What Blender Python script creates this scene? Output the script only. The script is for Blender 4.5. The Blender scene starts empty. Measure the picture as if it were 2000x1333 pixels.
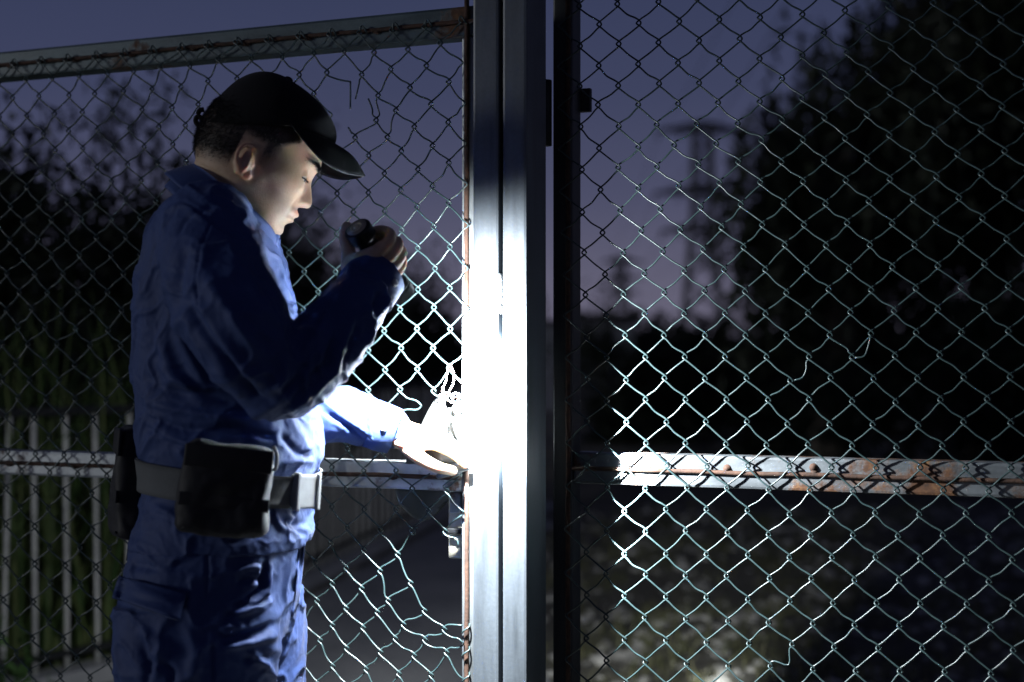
import bpy, bmesh, math, random
import numpy as np
from mathutils import Vector, Matrix, noise
from mathutils.bvhtree import BVHTree

R = math.radians
rng = np.random.default_rng(7)
random.seed(7)
scene = bpy.context.scene
COL = scene.collection

# ------------------------------------------------------------------ camera
F = 2778.0          # focal length in photograph pixels (50 mm on 36 mm, 2000 px wide)
HZ = 700.0          # horizon row
CH = 1.25           # camera height
cam_d = bpy.data.cameras.new("camera")
cam_d.lens = 50.0
cam_d.sensor_width = 36.0
cam_d.shift_y = (HZ - 666.5) / 2000.0
cam_d.clip_start = 0.05
cam_d.clip_end = 3000
cam_d.dof.use_dof = True
cam_d.dof.focus_distance = 2.48
cam_d.dof.aperture_fstop = 2.0
cam_d.dof.aperture_blades = 9
cam = bpy.data.objects.new("camera", cam_d)
cam.location = (0, 0, CH)
cam.rotation_euler = (R(90), 0, 0)
COL.objects.link(cam)
scene.camera = cam

# ------------------------------------------------------------------ view and sampling
scene.view_settings.view_transform = 'Standard'
scene.view_settings.look = 'None'
scene.view_settings.exposure = 0
scene.view_settings.gamma = 1
scene.view_settings.use_curve_mapping = False
scene.render.engine = 'CYCLES'
scene.cycles.use_denoising = True
scene.cycles.max_bounces = 6
scene.cycles.diffuse_bounces = 4
scene.cycles.sample_clamp_indirect = 25
scene.cycles.caustics_reflective = False
scene.cycles.caustics_refractive = False

# ------------------------------------------------------------------ dusk sky
world = bpy.data.worlds.new("World")
scene.world = world
world.use_nodes = True
wn, wl = world.node_tree.nodes, world.node_tree.links
wn.clear()
w_out = wn.new("ShaderNodeOutputWorld")
w_bg = wn.new("ShaderNodeBackground")
w_co = wn.new("ShaderNodeTexCoord")
w_sep = wn.new("ShaderNodeSeparateXYZ")
w_ramp = wn.new("ShaderNodeValToRGB")
w_noise = wn.new("ShaderNodeTexNoise")
w_noise.inputs["Scale"].default_value = 2.2
w_noise.inputs["Detail"].default_value = 4
w_mix = wn.new("ShaderNodeMath"); w_mix.operation = 'MULTIPLY_ADD'
w_mix.inputs[1].default_value = 0.03
w_sub = wn.new("ShaderNodeMath"); w_sub.operation = 'SUBTRACT'; w_sub.inputs[1].default_value = 0.015
wl.new(w_co.outputs["Generated"], w_sep.inputs[0])
wl.new(w_co.outputs["Generated"], w_noise.inputs["Vector"])
wl.new(w_noise.outputs["Fac"], w_mix.inputs[0])
wl.new(w_sep.outputs["Z"], w_mix.inputs[2])
wl.new(w_mix.outputs[0], w_sub.inputs[0])
wl.new(w_sub.outputs[0], w_ramp.inputs["Fac"])
e = w_ramp.color_ramp.elements
e[0].position = 0.0;  e[0].color = (0.142, 0.130, 0.186, 1)
e[1].position = 1.0;  e[1].color = (0.008, 0.009, 0.024, 1)
for p, c in ((0.05, (0.119, 0.114, 0.173, 1)), (0.11, (0.073, 0.077, 0.138, 1)), (0.18, (0.048, 0.056, 0.114, 1)),
             (0.25, (0.038, 0.047, 0.102, 1)), (0.5, (0.016, 0.019, 0.046, 1))):
    k = e.new(p); k.color = c
wl.new(w_ramp.outputs["Color"], w_bg.inputs["Color"])
w_bg.inputs["Strength"].default_value = 1.0
wl.new(w_bg.outputs[0], w_out.inputs[0])

# sun lamp standing in for an unseen light at the left, low and soft
sun_d = bpy.data.lights.new("sun", 'SUN')
sun_d.energy = 0.66
sun_d.angle = R(14)
sun_d.color = (0.94, 0.97, 1.0)
sun = bpy.data.objects.new("sun", sun_d)
SUN_TO = Vector((-0.97, -0.23, 0.07)).normalized()     # direction towards the light
sun.rotation_euler = (-SUN_TO).to_track_quat('-Z', 'Y').to_euler()
sun.location = (-6, -3, 6)
COL.objects.link(sun)

# ------------------------------------------------------------------ helpers
def P(px, py, Y):
    """point of the place seen at photograph pixel (px, py) at distance Y"""
    return np.array([(px - 1000.0) / F * Y, Y, CH - (py - HZ) / F * Y])

def pix(V):
    V = np.asarray(V)
    return 1000 + F * V[..., 0] / V[..., 1], HZ - F * (V[..., 2] - CH) / V[..., 1]

PHI = R(21.5)
G0 = np.array([-0.0872, 2.55, 0.0])
GU = np.array([math.cos(PHI), -math.sin(PHI), 0.0])      # along the gate, to the right
GN = np.array([-math.sin(PHI), -math.cos(PHI), 0.0])     # out of the gate, to the camera

def gp(s, z, d=0.0):
    return G0 + GU * s + GN * d + np.array([0, 0, z])

def on_gate(px, py, d=0.0):
    """pixel -> (s, z) on the plane lying d in front of the gate"""
    ray = np.array([(px - 1000.0) / F, 1.0, -(py - HZ) / F])
    c = np.array([0, 0, CH])
    q = G0 + GN * d
    n = GN
    t = np.dot(q - c, n) / np.dot(ray, n)
    w = c + ray * t
    return float(np.dot(w - G0, GU)), float(w[2])

def tag(o, label=None, cat=None, group=None, kind=None):
    if label: o["label"] = label
    if cat: o["category"] = cat
    if group: o["group"] = group
    if kind: o["kind"] = kind
    return o

def empty(name, loc):
    o = bpy.data.objects.new(name, None)
    o.empty_display_size = 0.05
    o.location = Vector([float(x) for x in loc])
    COL.objects.link(o)
    return o

def child_of(o, parent):
    if parent is not None:
        o.parent = parent
        o.matrix_parent_inverse = wmat(parent).inverted()

def wmat(o):
    m = Matrix.LocRotScale(o.location, o.rotation_euler, o.scale)
    if o.parent:
        m = wmat(o.parent) @ o.matrix_parent_inverse @ m
    return m

def mesh_from(name, V, Fc, smooth=False):
    me = bpy.data.meshes.new(name)
    me.from_pydata([tuple(map(float, v)) for v in V], [], [tuple(int(i) for i in f) for f in Fc])
    me.update()
    if smooth:
        me.polygons.foreach_set("use_smooth", [True] * len(me.polygons))
    return me

def mk(name, V, Fc, mat, parent=None, smooth=False):
    me = mesh_from(name, V, Fc, smooth)
    if mat: me.materials.append(mat)
    o = bpy.data.objects.new(name, me)
    COL.objects.link(o)
    child_of(o, parent)
    return o

def mk_me(name, me, mat, parent=None):
    if mat and not me.materials: me.materials.append(mat)
    o = bpy.data.objects.new(name, me)
    COL.objects.link(o)
    child_of(o, parent)
    return o

class Geo:
    """collects shapes for ONE mesh"""
    def __init__(self): self.V = []; self.F = []
    def add(self, V, Fc):
        b = len(self.V)
        self.V.extend([tuple(map(float, v)) for v in V])
        self.F.extend([tuple(i + b for i in f) for f in Fc])
        return self
    def build(self, name, mat, parent=None, smooth=False):
        return mk(name, self.V, self.F, mat, parent, smooth)

def box_vf(c, ax, ay, az):
    c, ax, ay, az = (np.asarray(v, float) for v in (c, ax, ay, az))
    V = [c + sx * ax + sy * ay + sz * az for sz in (-1, 1) for sy in (-1, 1) for sx in (-1, 1)]
    Fc = [(0, 2, 3, 1), (4, 5, 7, 6), (0, 1, 5, 4), (2, 6, 7, 3), (0, 4, 6, 2), (1, 3, 7, 5)]
    return V, Fc

def bevelled(V, Fc, w, seg=2):
    bm = bmesh.new()
    vs = [bm.verts.new(tuple(map(float, v))) for v in V]
    for f in Fc: bm.faces.new([vs[i] for i in f])
    bmesh.ops.recalc_face_normals(bm, faces=bm.faces)
    bmesh.ops.bevel(bm, geom=list(bm.edges), offset=w, segments=seg, profile=0.6, affect='EDGES')
    bm.verts.index_update()
    V2 = [tuple(v.co) for v in bm.verts]
    F2 = [tuple(v.index for v in f.verts) for f in bm.faces]
    bm.free()
    return V2, F2

def gate_box(s0, s1, z0, z1, d0, d1, bev=0.004):
    c = gp((s0 + s1) / 2, (z0 + z1) / 2, (d0 + d1) / 2)
    V, Fc = box_vf(c, GU * (s1 - s0) / 2, GN * (d1 - d0) / 2, np.array([0, 0, (z1 - z0) / 2]))
    return bevelled(V, Fc, bev)

def catmull(pts, per=6):
    pts = np.asarray(pts, float)
    if len(pts) < 3: 
        t = np.linspace(0, 1, per + 1)[:, None]
        return pts[0] * (1 - t) + pts[1] * t
    p = np.vstack([2 * pts[0] - pts[1], pts, 2 * pts[-1] - pts[-2]])
    out = []
    for i in range(len(pts) - 1):
        a, b, c, d = p[i:i + 4]
        for t in np.linspace(0, 1, per, endpoint=False):
            out.append(0.5 * ((2 * b) + (-a + c) * t + (2 * a - 5 * b + 4 * c - d) * t * t + (-a + 3 * b - 3 * c + d) * t ** 3))
    out.append(pts[-1])
    return np.array(out)

def tube_vf(pts, rad, n=6, caps=True, ratio=1.0, side=None, round_caps=False):
    """tube along pts with radius per point; ratio flattens it along 'side'"""
    pts = np.asarray(pts, float)
    m = len(pts)
    rad = np.full(m, rad, float) if np.isscalar(rad) else np.asarray(rad, float)
    tan = np.gradient(pts, axis=0)
    tan /= np.maximum(np.linalg.norm(tan, axis=1)[:, None], 1e-9)
    if round_caps:
        ep, er, et = [], [], []
        for a in (0.35, 0.7, 0.93): pass
        r0, r1 = rad[0], rad[-1]
        pre = [(pts[0] - tan[0] * r0 * math.sin(q), r0 * math.cos(q)) for q in (R(80), R(55), R(28))]
        post = [(pts[-1] + tan[-1] * r1 * math.sin(q), r1 * math.cos(q)) for q in (R(28), R(55), R(80))]
        pts = np.vstack([[p for p, _ in pre], pts, [p for p, _ in post]])
        rad = np.concatenate([[r for _, r in pre], rad, [r for _, r in post]])
        tan = np.vstack([[tan[0]] * 3, tan, [tan[-1]] * 3])
        m = len(pts)
    ref = np.array(side if side is not None else (0.13, 0.21, 0.97), float)
    if side is None and abs(np.dot(ref / np.linalg.norm(ref), tan[0])) > 0.9: ref = np.array([1.0, 0.1, 0.0])
    a = ref - tan[0] * np.dot(ref, tan[0]); a /= np.linalg.norm(a)
    V = np.zeros((m * n, 3))
    ang = np.arange(n) * 2 * math.pi / n
    ca, sa = np.cos(ang)[:, None], np.sin(ang)[:, None]
    for i in range(m):
        if side is not None:
            a2 = ref - tan[i] * np.dot(ref, tan[i])
        else:
            a2 = a - tan[i] * np.dot(a, tan[i])
        l = np.linalg.norm(a2)
        if l > 1e-6: a = a2 / l
        b = np.cross(tan[i], a)
        V[i * n:(i + 1) * n] = pts[i] + rad[i] * (ca * a * ratio + sa * b)
    Fc = []
    for i in range(m - 1):
        for k in range(n):
            k2 = (k + 1) % n
            Fc.append((i * n + k, i * n + k2, (i + 1) * n + k2, (i + 1) * n + k))
    if caps:
        Fc.append(tuple(range(n - 1, -1, -1)))
        Fc.append(tuple((m - 1) * n + k for k in range(n)))
    return V, Fc

def loft_vf(rings, caps=True):
    n = len(rings[0]); m = len(rings)
    V = np.vstack(rings)
    Fc = []
    for i in range(m - 1):
        for k in range(n):
            k2 = (k + 1) % n
            Fc.append((i * n + k, i * n + k2, (i + 1) * n + k2, (i + 1) * n + k))
    if caps:
        Fc.append(tuple(range(n - 1, -1, -1)))
        Fc.append(tuple((m - 1) * n + k for k in range(n)))
    return V, Fc

def voxel_union(pieces, voxel, smooth_it=2, factor=0.5):
    """fuse closed shapes into one continuous skin"""
    g = Geo()
    for V, Fc in pieces: g.add(V, Fc)
    me = mesh_from("fuse", g.V, g.F)
    bm = bmesh.new(); bm.from_mesh(me)
    # every shape outward
    bmesh.ops.recalc_face_normals(bm, faces=bm.faces)
    bm.to_mesh(me); bm.free()
    o = bpy.data.objects.new("fuse", me); COL.objects.link(o)
    md = o.modifiers.new("r", 'REMESH'); md.mode = 'VOXEL'; md.voxel_size = voxel; md.adaptivity = 0
    if smooth_it:
        sm = o.modifiers.new("s", 'SMOOTH'); sm.iterations = smooth_it; sm.factor = factor
    dg = bpy.context.evaluated_depsgraph_get()
    ev = o.evaluated_get(dg)
    out = bpy.data.meshes.new_from_object(ev)
    bpy.data.objects.remove(o); bpy.data.meshes.remove(me)
    out.polygons.foreach_set("use_smooth", [True] * len(out.polygons))
    return out

def get_v(me):
    a = np.empty(len(me.vertices) * 3); me.vertices.foreach_get("co", a); return a.reshape(-1, 3)
def get_n(me):
    a = np.empty(len(me.vertices) * 3); me.vertices.foreach_get("normal", a); return a.reshape(-1, 3)
def set_v(me, V):
    me.vertices.foreach_set("co", V.ravel()); me.update()

def fbm(V, scale, octaves=4):
    return np.array([noise.fractal(Vector(v) * scale, 1.0, 2.0, octaves) for v in V])

# ------------------------------------------------------------------ materials
def nodes_of(m):
    m.use_nodes = True
    nt = m.node_tree
    b = nt.nodes["Principled BSDF"]
    return nt, nt.nodes, nt.links, b

def ramp(nt, fac, stops):
    r = nt.nodes.new("ShaderNodeValToRGB")
    el = r.color_ramp.elements
    el[0].position, el[0].color = stops[0][0], tuple(stops[0][1]) + (1,)
    el[1].position, el[1].color = stops[-1][0], tuple(stops[-1][1]) + (1,)
    for p, c in stops[1:-1]:
        k = el.new(p); k.color = tuple(c) + (1,)
    nt.links.new(fac, r.inputs["Fac"])
    return r.outputs["Color"]

def noise_tex(nt, scale, detail=5, rough=0.55, vec=None, stretch=None, coord="Object"):
    tc = nt.nodes.new("ShaderNodeTexCoord")
    n = nt.nodes.new("ShaderNodeTexNoise")
    n.inputs["Scale"].default_value = scale
    n.inputs["Detail"].default_value = detail
    n.inputs["Roughness"].default_value = rough
    src = tc.outputs[coord]
    if stretch:
        mp = nt.nodes.new("ShaderNodeMapping"); mp.inputs["Scale"].default_value = stretch
        nt.links.new(src, mp.inputs["Vector"]); src = mp.outputs["Vector"]
    nt.links.new(src, n.inputs["Vector"])
    return n.outputs["Fac"]

def mixc(nt, fac, a, b):
    m = nt.nodes.new("ShaderNodeMix"); m.data_type = 'RGBA'
    if isinstance(fac, float): m.inputs["Factor"].default_value = fac
    else: nt.links.new(fac, m.inputs["Factor"])
    for s, v in (("A", a), ("B", b)):
        sock = [i for i in m.inputs if i.name == s and i.type == 'RGBA'][0]
        if isinstance(v, tuple): sock.default_value = v + (1,) if len(v) == 3 else v
        else: nt.links.new(v, sock)
    return [o for o in m.outputs if o.type == 'RGBA'][0]

def math_n(nt, op, a, b=None, clamp=False):
    m = nt.nodes.new("ShaderNodeMath"); m.operation = op; m.use_clamp = clamp
    for i, v in ((0, a), (1, b)):
        if v is None: continue
        if isinstance(v, (int, float)): m.inputs[i].default_value = v
        else: nt.links.new(v, m.inputs[i])
    return m.outputs[0]

def bump(nt, b, height, strength=0.3, dist=0.01):
    bp = nt.nodes.new("ShaderNodeBump")
    bp.inputs["Strength"].default_value = strength
    bp.inputs["Distance"].default_value = dist
    nt.links.new(height, bp.inputs["Height"])
    nt.links.new(bp.outputs[0], b.inputs["Normal"])

def mat_plain(name, col, rough=0.6, metal=0.0, var=0.25, scale=30, bump_s=0.15, bump_d=0.002, spec=0.5):
    m = bpy.data.materials.new(name)
    nt, n, l, b = nodes_of(m)
    f = noise_tex(nt, scale)
    c0 = tuple(x * (1 - var) for x in col); c1 = tuple(min(1, x * (1 + var)) for x in col)
    l.new(ramp(nt, f, [(0.3, c0), (0.7, c1)]), b.inputs["Base Color"])
    b.inputs["Roughness"].default_value = rough
    b.inputs["Metallic"].default_value = metal
    b.inputs["Specular IOR Level"].default_value = spec
    if bump_s: bump(nt, b, noise_tex(nt, scale * 3), bump_s, bump_d)
    return m

def mat_galv(name, rust=0.5, base=(0.40, 0.43, 0.45), metal=0.55, stretch=(1, 1, 1)):
    """galvanised steel with streaks, spangle and rust blooms"""
    m = bpy.data.materials.new(name)
    nt, n, l, b = nodes_of(m)
    streak = noise_tex(nt, 26, 6, 0.6, stretch=stretch)
    fine = noise_tex(nt, 170, 3, 0.6)
    c = ramp(nt, streak, [(0.28, tuple(x * 0.40 for x in base)), (0.5, base), (0.75, tuple(min(1, x * 1.4) for x in base))])
    c = mixc(nt, math_n(nt, 'MULTIPLY', fine, 0.6), c, tuple(x * 0.5 for x in base))
    r1 = noise_tex(nt, 6.5, 7, 0.68)
    lo = 0.70 - 0.22 * rust
    mask = ramp(nt, r1, [(lo, (0, 0, 0)), (lo + 0.07, (1, 1, 1))])
    rc = ramp(nt, noise_tex(nt, 60, 6, 0.7), [(0.3, (0.022, 0.009, 0.004)), (0.55, (0.085, 0.034, 0.012)), (0.75, (0.20, 0.105, 0.035))])
    l.new(mixc(nt, mask, c, rc), b.inputs["Base Color"])
    inv = math_n(nt, 'SUBTRACT', 1.0, mask)
    l.new(math_n(nt, 'MULTIPLY', inv, metal), b.inputs["Metallic"])
    rr = math_n(nt, 'ADD', math_n(nt, 'MULTIPLY', streak, 0.25), 0.30)
    rr = math_n(nt, 'ADD', rr, math_n(nt, 'MULTIPLY', mask, 0.35))
    l.new(rr, b.inputs["Roughness"])
    h = math_n(nt, 'ADD', math_n(nt, 'MULTIPLY', fine, 0.4), math_n(nt, 'MULTIPLY', mask, 0.8))
    bump(nt, b, h, 0.25, 0.002)
    return m

M = {}
M["galv"] = mat_galv("galvanised_steel", 0.42, stretch=(1, 1, 0.25), base=(0.20, 0.22, 0.23))
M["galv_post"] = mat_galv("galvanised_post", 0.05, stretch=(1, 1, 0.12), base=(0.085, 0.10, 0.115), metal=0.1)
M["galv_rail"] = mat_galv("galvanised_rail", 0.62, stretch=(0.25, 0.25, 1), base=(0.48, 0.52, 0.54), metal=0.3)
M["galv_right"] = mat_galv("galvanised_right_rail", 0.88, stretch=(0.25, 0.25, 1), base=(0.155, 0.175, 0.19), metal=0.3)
M["galv_top"] = mat_galv("shaded_top_rail", 0.55, stretch=(0.25, 0.25, 1), base=(0.060, 0.092, 0.105), metal=0.25)  # rail steel with its base darkened for the weaker light up there
M["rust"] = mat_plain("rusty_iron", (0.05, 0.024, 0.014), 0.85, 0.0, 0.6, 60, 0.5, 0.002)
M["galv_shaded"] = mat_galv("shadowed_steel", 0.3, stretch=(1, 1, 0.2), base=(0.035, 0.04, 0.045), metal=0.2)  # right stile: the post's shadow is put into a darker base colour
M["dark_steel"] = mat_plain("dark_steel", (0.02, 0.022, 0.025), 0.55, 0.4, 0.4, 40)

# plastic coated wire: green, chipped to rust in places
m = bpy.data.materials.new("coated_wire"); nt, n, l, b = nodes_of(m)
cw = ramp(nt, noise_tex(nt, 45, 4), [(0.3, (0.022, 0.044, 0.047)), (0.7, (0.040, 0.067, 0.069))])
chip = ramp(nt, noise_tex(nt, 38, 5, 0.7), [(0.70, (0, 0, 0)), (0.74, (1, 1, 1))])
l.new(mixc(nt, chip, cw, (0.16, 0.10, 0.06)), b.inputs["Base Color"])
b.inputs["Roughness"].default_value = 0.33
M["wire"] = m
# ================================================================== THE GATE
DR = -0.102                     # the right leaf hangs behind the face of the left one
DP = 0.065                     # face of the post in front of the left leaf

# ---- knots of the two chain link panels, read off the photograph: (column, row): (x, y)
KL = {}
def kl(j, *items):
    for i, x, y in items: KL[(i, j)] = (x, y)
kl(0, (2,54,155),(4,105,152),(6,157.5,148),(8,213,144),(10,264,139),(12,317,131),(14,374,129),(16,429,116),(18,493.5,115.6),(20,554,112),(22,615.5,105),(24,674.7,101.5),(26,733,103),(28,799,97),(30,862,85))
kl(1, (1,28,191),(3,79.5,187.5),(5,138,186),(7,188,183),(9,244,178),(11,300,174),(13,356,170),(15,409,159),(21,587,146.5),(23,641,142),(25,709,146.5),(27,766,136),(29,835,129))
kl(2, (2,55.5,226),(4,109.5,222),(6,164,219),(8,223,217),(10,281,214),(12,339,210),(14,390,204),(22,615.5,184),(26,741,187),(28,803,172),(30,878.6,161))
kl(3, (3,88,261),(5,137,256),(7,194,252),(9,256,251),(11,313,247.5),(13,365,245),(23,647,225),(25,737,235),(27,775.6,216),(29,844,204))
kl(4, (6,165,290),(8,225,287.6),(10,285,286),(12,340.5,282),(24,696,269),(26,759,268),(28,811.5,248),(30,877.7,239.5))
kl(5, (1,28,332),(3,83,332),(5,137,325),(7,193,326),(11,311,318),(25,722.6,304),(27,786,295),(29,847,285))
kl(6, (2,55.5,364.5),(4,108,362),(6,165,360),(8,221,354),(10,279,352.5),(22,626.5,342),(26,753.5,339),(28,818.7,331),(30,878.6,318))
kl(7, (1,24,403),(3,79.5,399),(5,135,394),(7,191,394),(9,249,390),(11,307.5,392),(23,661,378),(25,722,376.5),(27,785,372),(29,847,364))
kl(8, (2,49,433),(4,104,429),(6,162,427.5),(8,221,427.5),(10,277,424),(24,693,414),(26,754,413),(28,817,405),(30,878.6,397))
kl(9, (21,597,453),(23,660,457),(27,787,449))
kl(10, (20,567,492.5),(22,628,494),(28,818.6,484))
kl(11, (21,597,530),(23,658,530),(29,852,524))
kl(12, (20,567,569),(22,624,569),(28,819,565))
kl(13, (1,16,605),(3,66,603),(5,124,607),(7,184,604),(27,784,604),(29,850,600))
kl(14, (2,38.5,638),(4,91,638),(6,151,641),(8,214.5,644),(26,753,646),(28,817,641.5))
kl(15, (1,8,671),(3,58,671),(5,115,671),(7,179,674),(9,239,674),(25,722,684),(27,786,679.5),(29,848.5,679.5))
kl(16, (24,690.7,722),(26,754.7,722),(28,817.7,720),(30,880,718))
kl(17, (25,722,761),(27,784,760),(29,849.7,763))
kl(18, (28,821,791.5))
kl(21, (23,651,911),(25,713,918),(27,776,918))
kl(22, (24,678,954),(26,742,956),(28,807.5,953),(30,875,957.5))
kl(23, (23,651,989),(25,714,994),(27,776,994),(29,840,997))
kl(24, (22,620,1024),(24,681,1030),(26,746,1034),(28,807,1035),(30,872,1037))
kl(25, (23,649,1060),(25,713,1073),(27,780,1082))
kl(26, (22,619,1097),(24,679,1108),(26,745,1114),(28,805,1138))
kl(27, (23,652,1139),(25,709,1148),(27,761,1172),(29,832,1192))
kl(28, (22,622,1172),(24,679,1187),(26,740,1195),(28,791,1219),(30,871,1229))
kl(29, (5,132,1172),(7,192,1176),(21,596,1211),(23,652,1220),(25,712,1225),(27,775,1246),(29,833,1249))
kl(30, (2,36,1210),(4,99,1213),(6,157,1210),(8,220,1216),(22,628,1249),(24,680,1265),(26,746,1273),(28,812,1280),(30,875,1274))
kl(31, (23,653,1300),(25,718,1306),(27,782,1315),(29,845,1318))

KR = {}
def kr(j, i0, *xy):
    for q in range(0, len(xy), 2): KR[(i0 + q, j)] = (xy[q], xy[q + 1])
kr(1, 1, 1172,48.5, 1249,46, 1328,43, 1406,39.6, 1485.5,35.6, 1568,29.7, 1651,22, 1736.6,14)
kr(2, 2, 1210,86.7, 1287.5,84, 1366.7,80.7, 1446,76.8, 1526,74, 1610,66, 1695.5,58, 1782.7,51)
kr(3, 1, 1171,129, 1248,126, 1325.6,124, 1406,120, 1484.6,116, 1568,110, 1655,104, 1741.6,94)
kr(7, 5, 1318,284.7, 1400,282, 1489,275, 1570,274, 1652,271, 1738,265, 1827,259, 1917,255)
kr(8, 8, 1444,317, 1527.6,317, 1611,314, 1694.5,311, 1784.6,306, 1871,302, 1963,296)
kr(9, 1, 1174.6,371, 1248,369, 1327,364, 1407,358, 1486.5,356.5, 1570,355.5)
kr(10, 2, 1213,412, 1291,410, 1370,405, 1449,400, 1532.6,397.6, 1614,398.6, 1698.5,393.7, 1784.6,391, 1874,387, 1963,384)
kr(11, 1, 1178.5,454.6, 1254,451.6, 1330.6,449.6, 1411,444.7, 1490.5,439.7, 1572,439.7, 1656,436, 1744,437, 1829,432, 1920,427)
kr(12, 2, 1219,495, 1296,492, 1375,488, 1454,483, 1534.6,479, 1615,480, 1700.5,479, 1787.6,479, 1878,471.5, 1967,468)
kr(13, 1, 1183.5,536, 1260,535, 1338,530, 1416,527, 1496.5,527, 1577,526, 1660,525, 1744,522, 1833,520, 1924,516)
kr(14, 2, 1220,575, 1299,572, 1377.6,568.5, 1457,569.5, 1537.6,572, 1620,565.5, 1703,567, 1790,563.5, 1878,562, 1970,559.6)
kr(15, 3, 1261,613, 1338,613, 1418,612, 1497,613, 1580,612)
kr(16, 2, 1223,655, 1299,655, 1379,655, 1458,655, 1538,655)
kr(17, 3, 1262.6,697, 1339.6,697, 1418,697, 1499,697, 1582,697)
kr(18, 2, 1225,742, 1300,738, 1379,739, 1460,738, 1545,743)
kr(19, 3, 1263,780, 1341,780, 1421,780, 1502,781, 1582,780)
kr(20, 2, 1226,824, 1304,824, 1381,823, 1461,823, 1540,828, 1622,829, 1706,829, 1795,831, 1883,824, 1975,826)
kr(21, 3, 1264,865, 1341,865, 1420,867, 1499,869, 1580,868)
kr(22, 2, 1226,910, 1304,909, 1382,911, 1462,909, 1543,911, 1625,913, 1712,914, 1798,913, 1887,914, 1975,914)
kr(24, 2, 1222,998, 1303,994, 1382,994, 1462,996, 1544,1004, 1626,1002, 1711,1001, 1797,1004, 1888,1002)
kr(26, 2, 1222,1081, 1303,1081, 1382,1082, 1463,1083, 1544,1088, 1627,1088, 1712,1087, 1799,1090, 1888,1093)
kr(28, 2, 1222,1163, 1303,1165, 1382,1166, 1463,1170, 1545,1173, 1629,1177, 1714,1177, 1799,1178, 1890,1179)
kr(30, 2, 1222,1249, 1303,1250, 1382,1254, 1465,1256, 1549,1258, 1631,1263, 1717,1265, 1803,1265, 1890,1266)
KR[(2,4)] = (1209,168); KR[(8,4)] = (1443.5,160); KR[(1,5)] = (1169.6,205.5); KR[(9,5)] = (1485,199.6); KR[(13,5)] = (1656,187)
KR[(8,6)] = (1442,242.6); KR[(2,8)] = (1209,328); KR[(4,8)] = (1284.5,327)

class Lattice:
    def __init__(self, knots, d, jit):
        self.k = {ij: np.array(on_gate(x, y, d)) for ij, (x, y) in knots.items()}
        ij = np.array(list(self.k.keys()), float); sz = np.array(list(self.k.values()))
        self.co, *_ = np.linalg.lstsq(self.basis(ij), sz, rcond=None)
        res = sz - self.basis(ij) @ self.co
        self.ij, self.res, self.jit = ij, res, jit
        self.cache = {}
    def basis(self, ij):
        i, j = ij[..., 0] / 20, ij[..., 1] / 20
        return np.stack([np.ones_like(i), i, j, i * j, i * i * 0.3, j * j * 0.3], -1)
    def __call__(self, i, j):
        if (i, j) in self.k: return self.k[(i, j)]
        if (i, j) not in self.cache:
            q = np.array([i, j], float)
            base = self.basis(q) @ self.co
            d2 = ((self.ij - q) ** 2).sum(1)
            w = np.exp(-d2 / 5.0)
            r = (w[:, None] * self.res).sum(0) / (w.sum() + 0.25)
            self.cache[(i, j)] = base + r + rng.normal(0, self.jit, 2)
        return self.cache[(i, j)]

WR = 0.0016          # wire radius
def wire_path(lat, k, j0, j1, d, head=(), tail=(), top_hook=False, bend=None):
    """flattened helix of wire k between rows j0 and j1; head/tail: extra (s, z) points of a cut end"""
    bend = bend or {}
    pts = [(s, z, d) for s, z in head]
    for j in range(j0, j1 + 1):
        left = (k + j) % 2 == 0
        s, z = lat(k if left else k + 1, j)
        e = 0.0034 * (-1 if left else 1)
        # strands run in front going one way and behind going the other
        f0, f1 = ((0.0030, -0.0030) if left else (-0.0030, 0.0030))
        h = 0.0085
        if j > j0 or head: pts.append((s - e * 1.6 , z + h, d - f0))
        pts.append((s + e * 0.9, z + 0.0022, d - f0 * 0.7))
        pts.append((s + e * 0.9, z - 0.0022, d - f1 * 0.7))
        if j < j1 or tail: pts.append((s - e * 1.6, z - h, d - f1))
        if j < j1:
            s2, z2 = lat(k + 1 if left else k, j + 1)
            b = bend.get((k, j))
            # wires sag a little between the knots
            ds, dz = (b if b else (rng.normal(0, .0012), -0.0013 + rng.normal(0, .0010)))
            pts.append(((s + s2) / 2 + ds, (z + z2) / 2 + dz, d - f1 * 0.8))
    for s, z in tail: pts.append((s, z, d))
    return np.array([gp(s, z, dd) for s, z, dd in pts])

def wire_obj(path, parent, r=WR, name="wire", mat=None):
    V, Fc = tube_vf(catmull(path, 3), r, 6)
    return mk(name, V, Fc, mat or M["wire"], parent, True)

# ---- left leaf ----------------------------------------------------
s_l0 = on_gate(-420, 900)[0]
left_gate = empty("metal_gate", gp(s_l0, 0))
tag(left_gate, "rusty galvanised gate with torn chain link mesh behind the guard", "gate", "leaves of the chain link gate")
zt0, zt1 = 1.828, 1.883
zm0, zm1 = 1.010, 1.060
sl1 = on_gate(923, 600, DP)[0] + .012
sl0 = on_gate(901, 600, -0.004)[0]
def frame_rail(name, s0, s1, z0, z1, d, parent, mat, rod_z, wob=0.0):
    V, Fc = gate_box(s0, s1, z0, z1, d - 0.05, d - 0.005, 0.005)
    o = mk(name, V, Fc, mat, parent)
    # the rod that the mesh is hooked on, tacked along the face
    n = 60
    pts = [gp(s, rod_z + 0.0018 * noise.noise(Vector((s * 9, 3.1, z0))), d - 0.0015) for s in np.linspace(s0, s1, n)]
    Vr, Fr = tube_vf(pts, 0.0042, 6)
    rod = mk("rod", Vr, Fr, M["rust"], o, True)
    return o
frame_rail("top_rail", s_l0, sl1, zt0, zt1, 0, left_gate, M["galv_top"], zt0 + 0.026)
frame_rail("middle_rail", s_l0, sl0, zm0, zm1, 0, left_gate, M["galv_rail"], zm0 + 0.025)
frame_rail("bottom_rail", s_l0, sl0, 0.06, 0.115, 0, left_gate, M["galv_rail"], 0.085)
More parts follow.
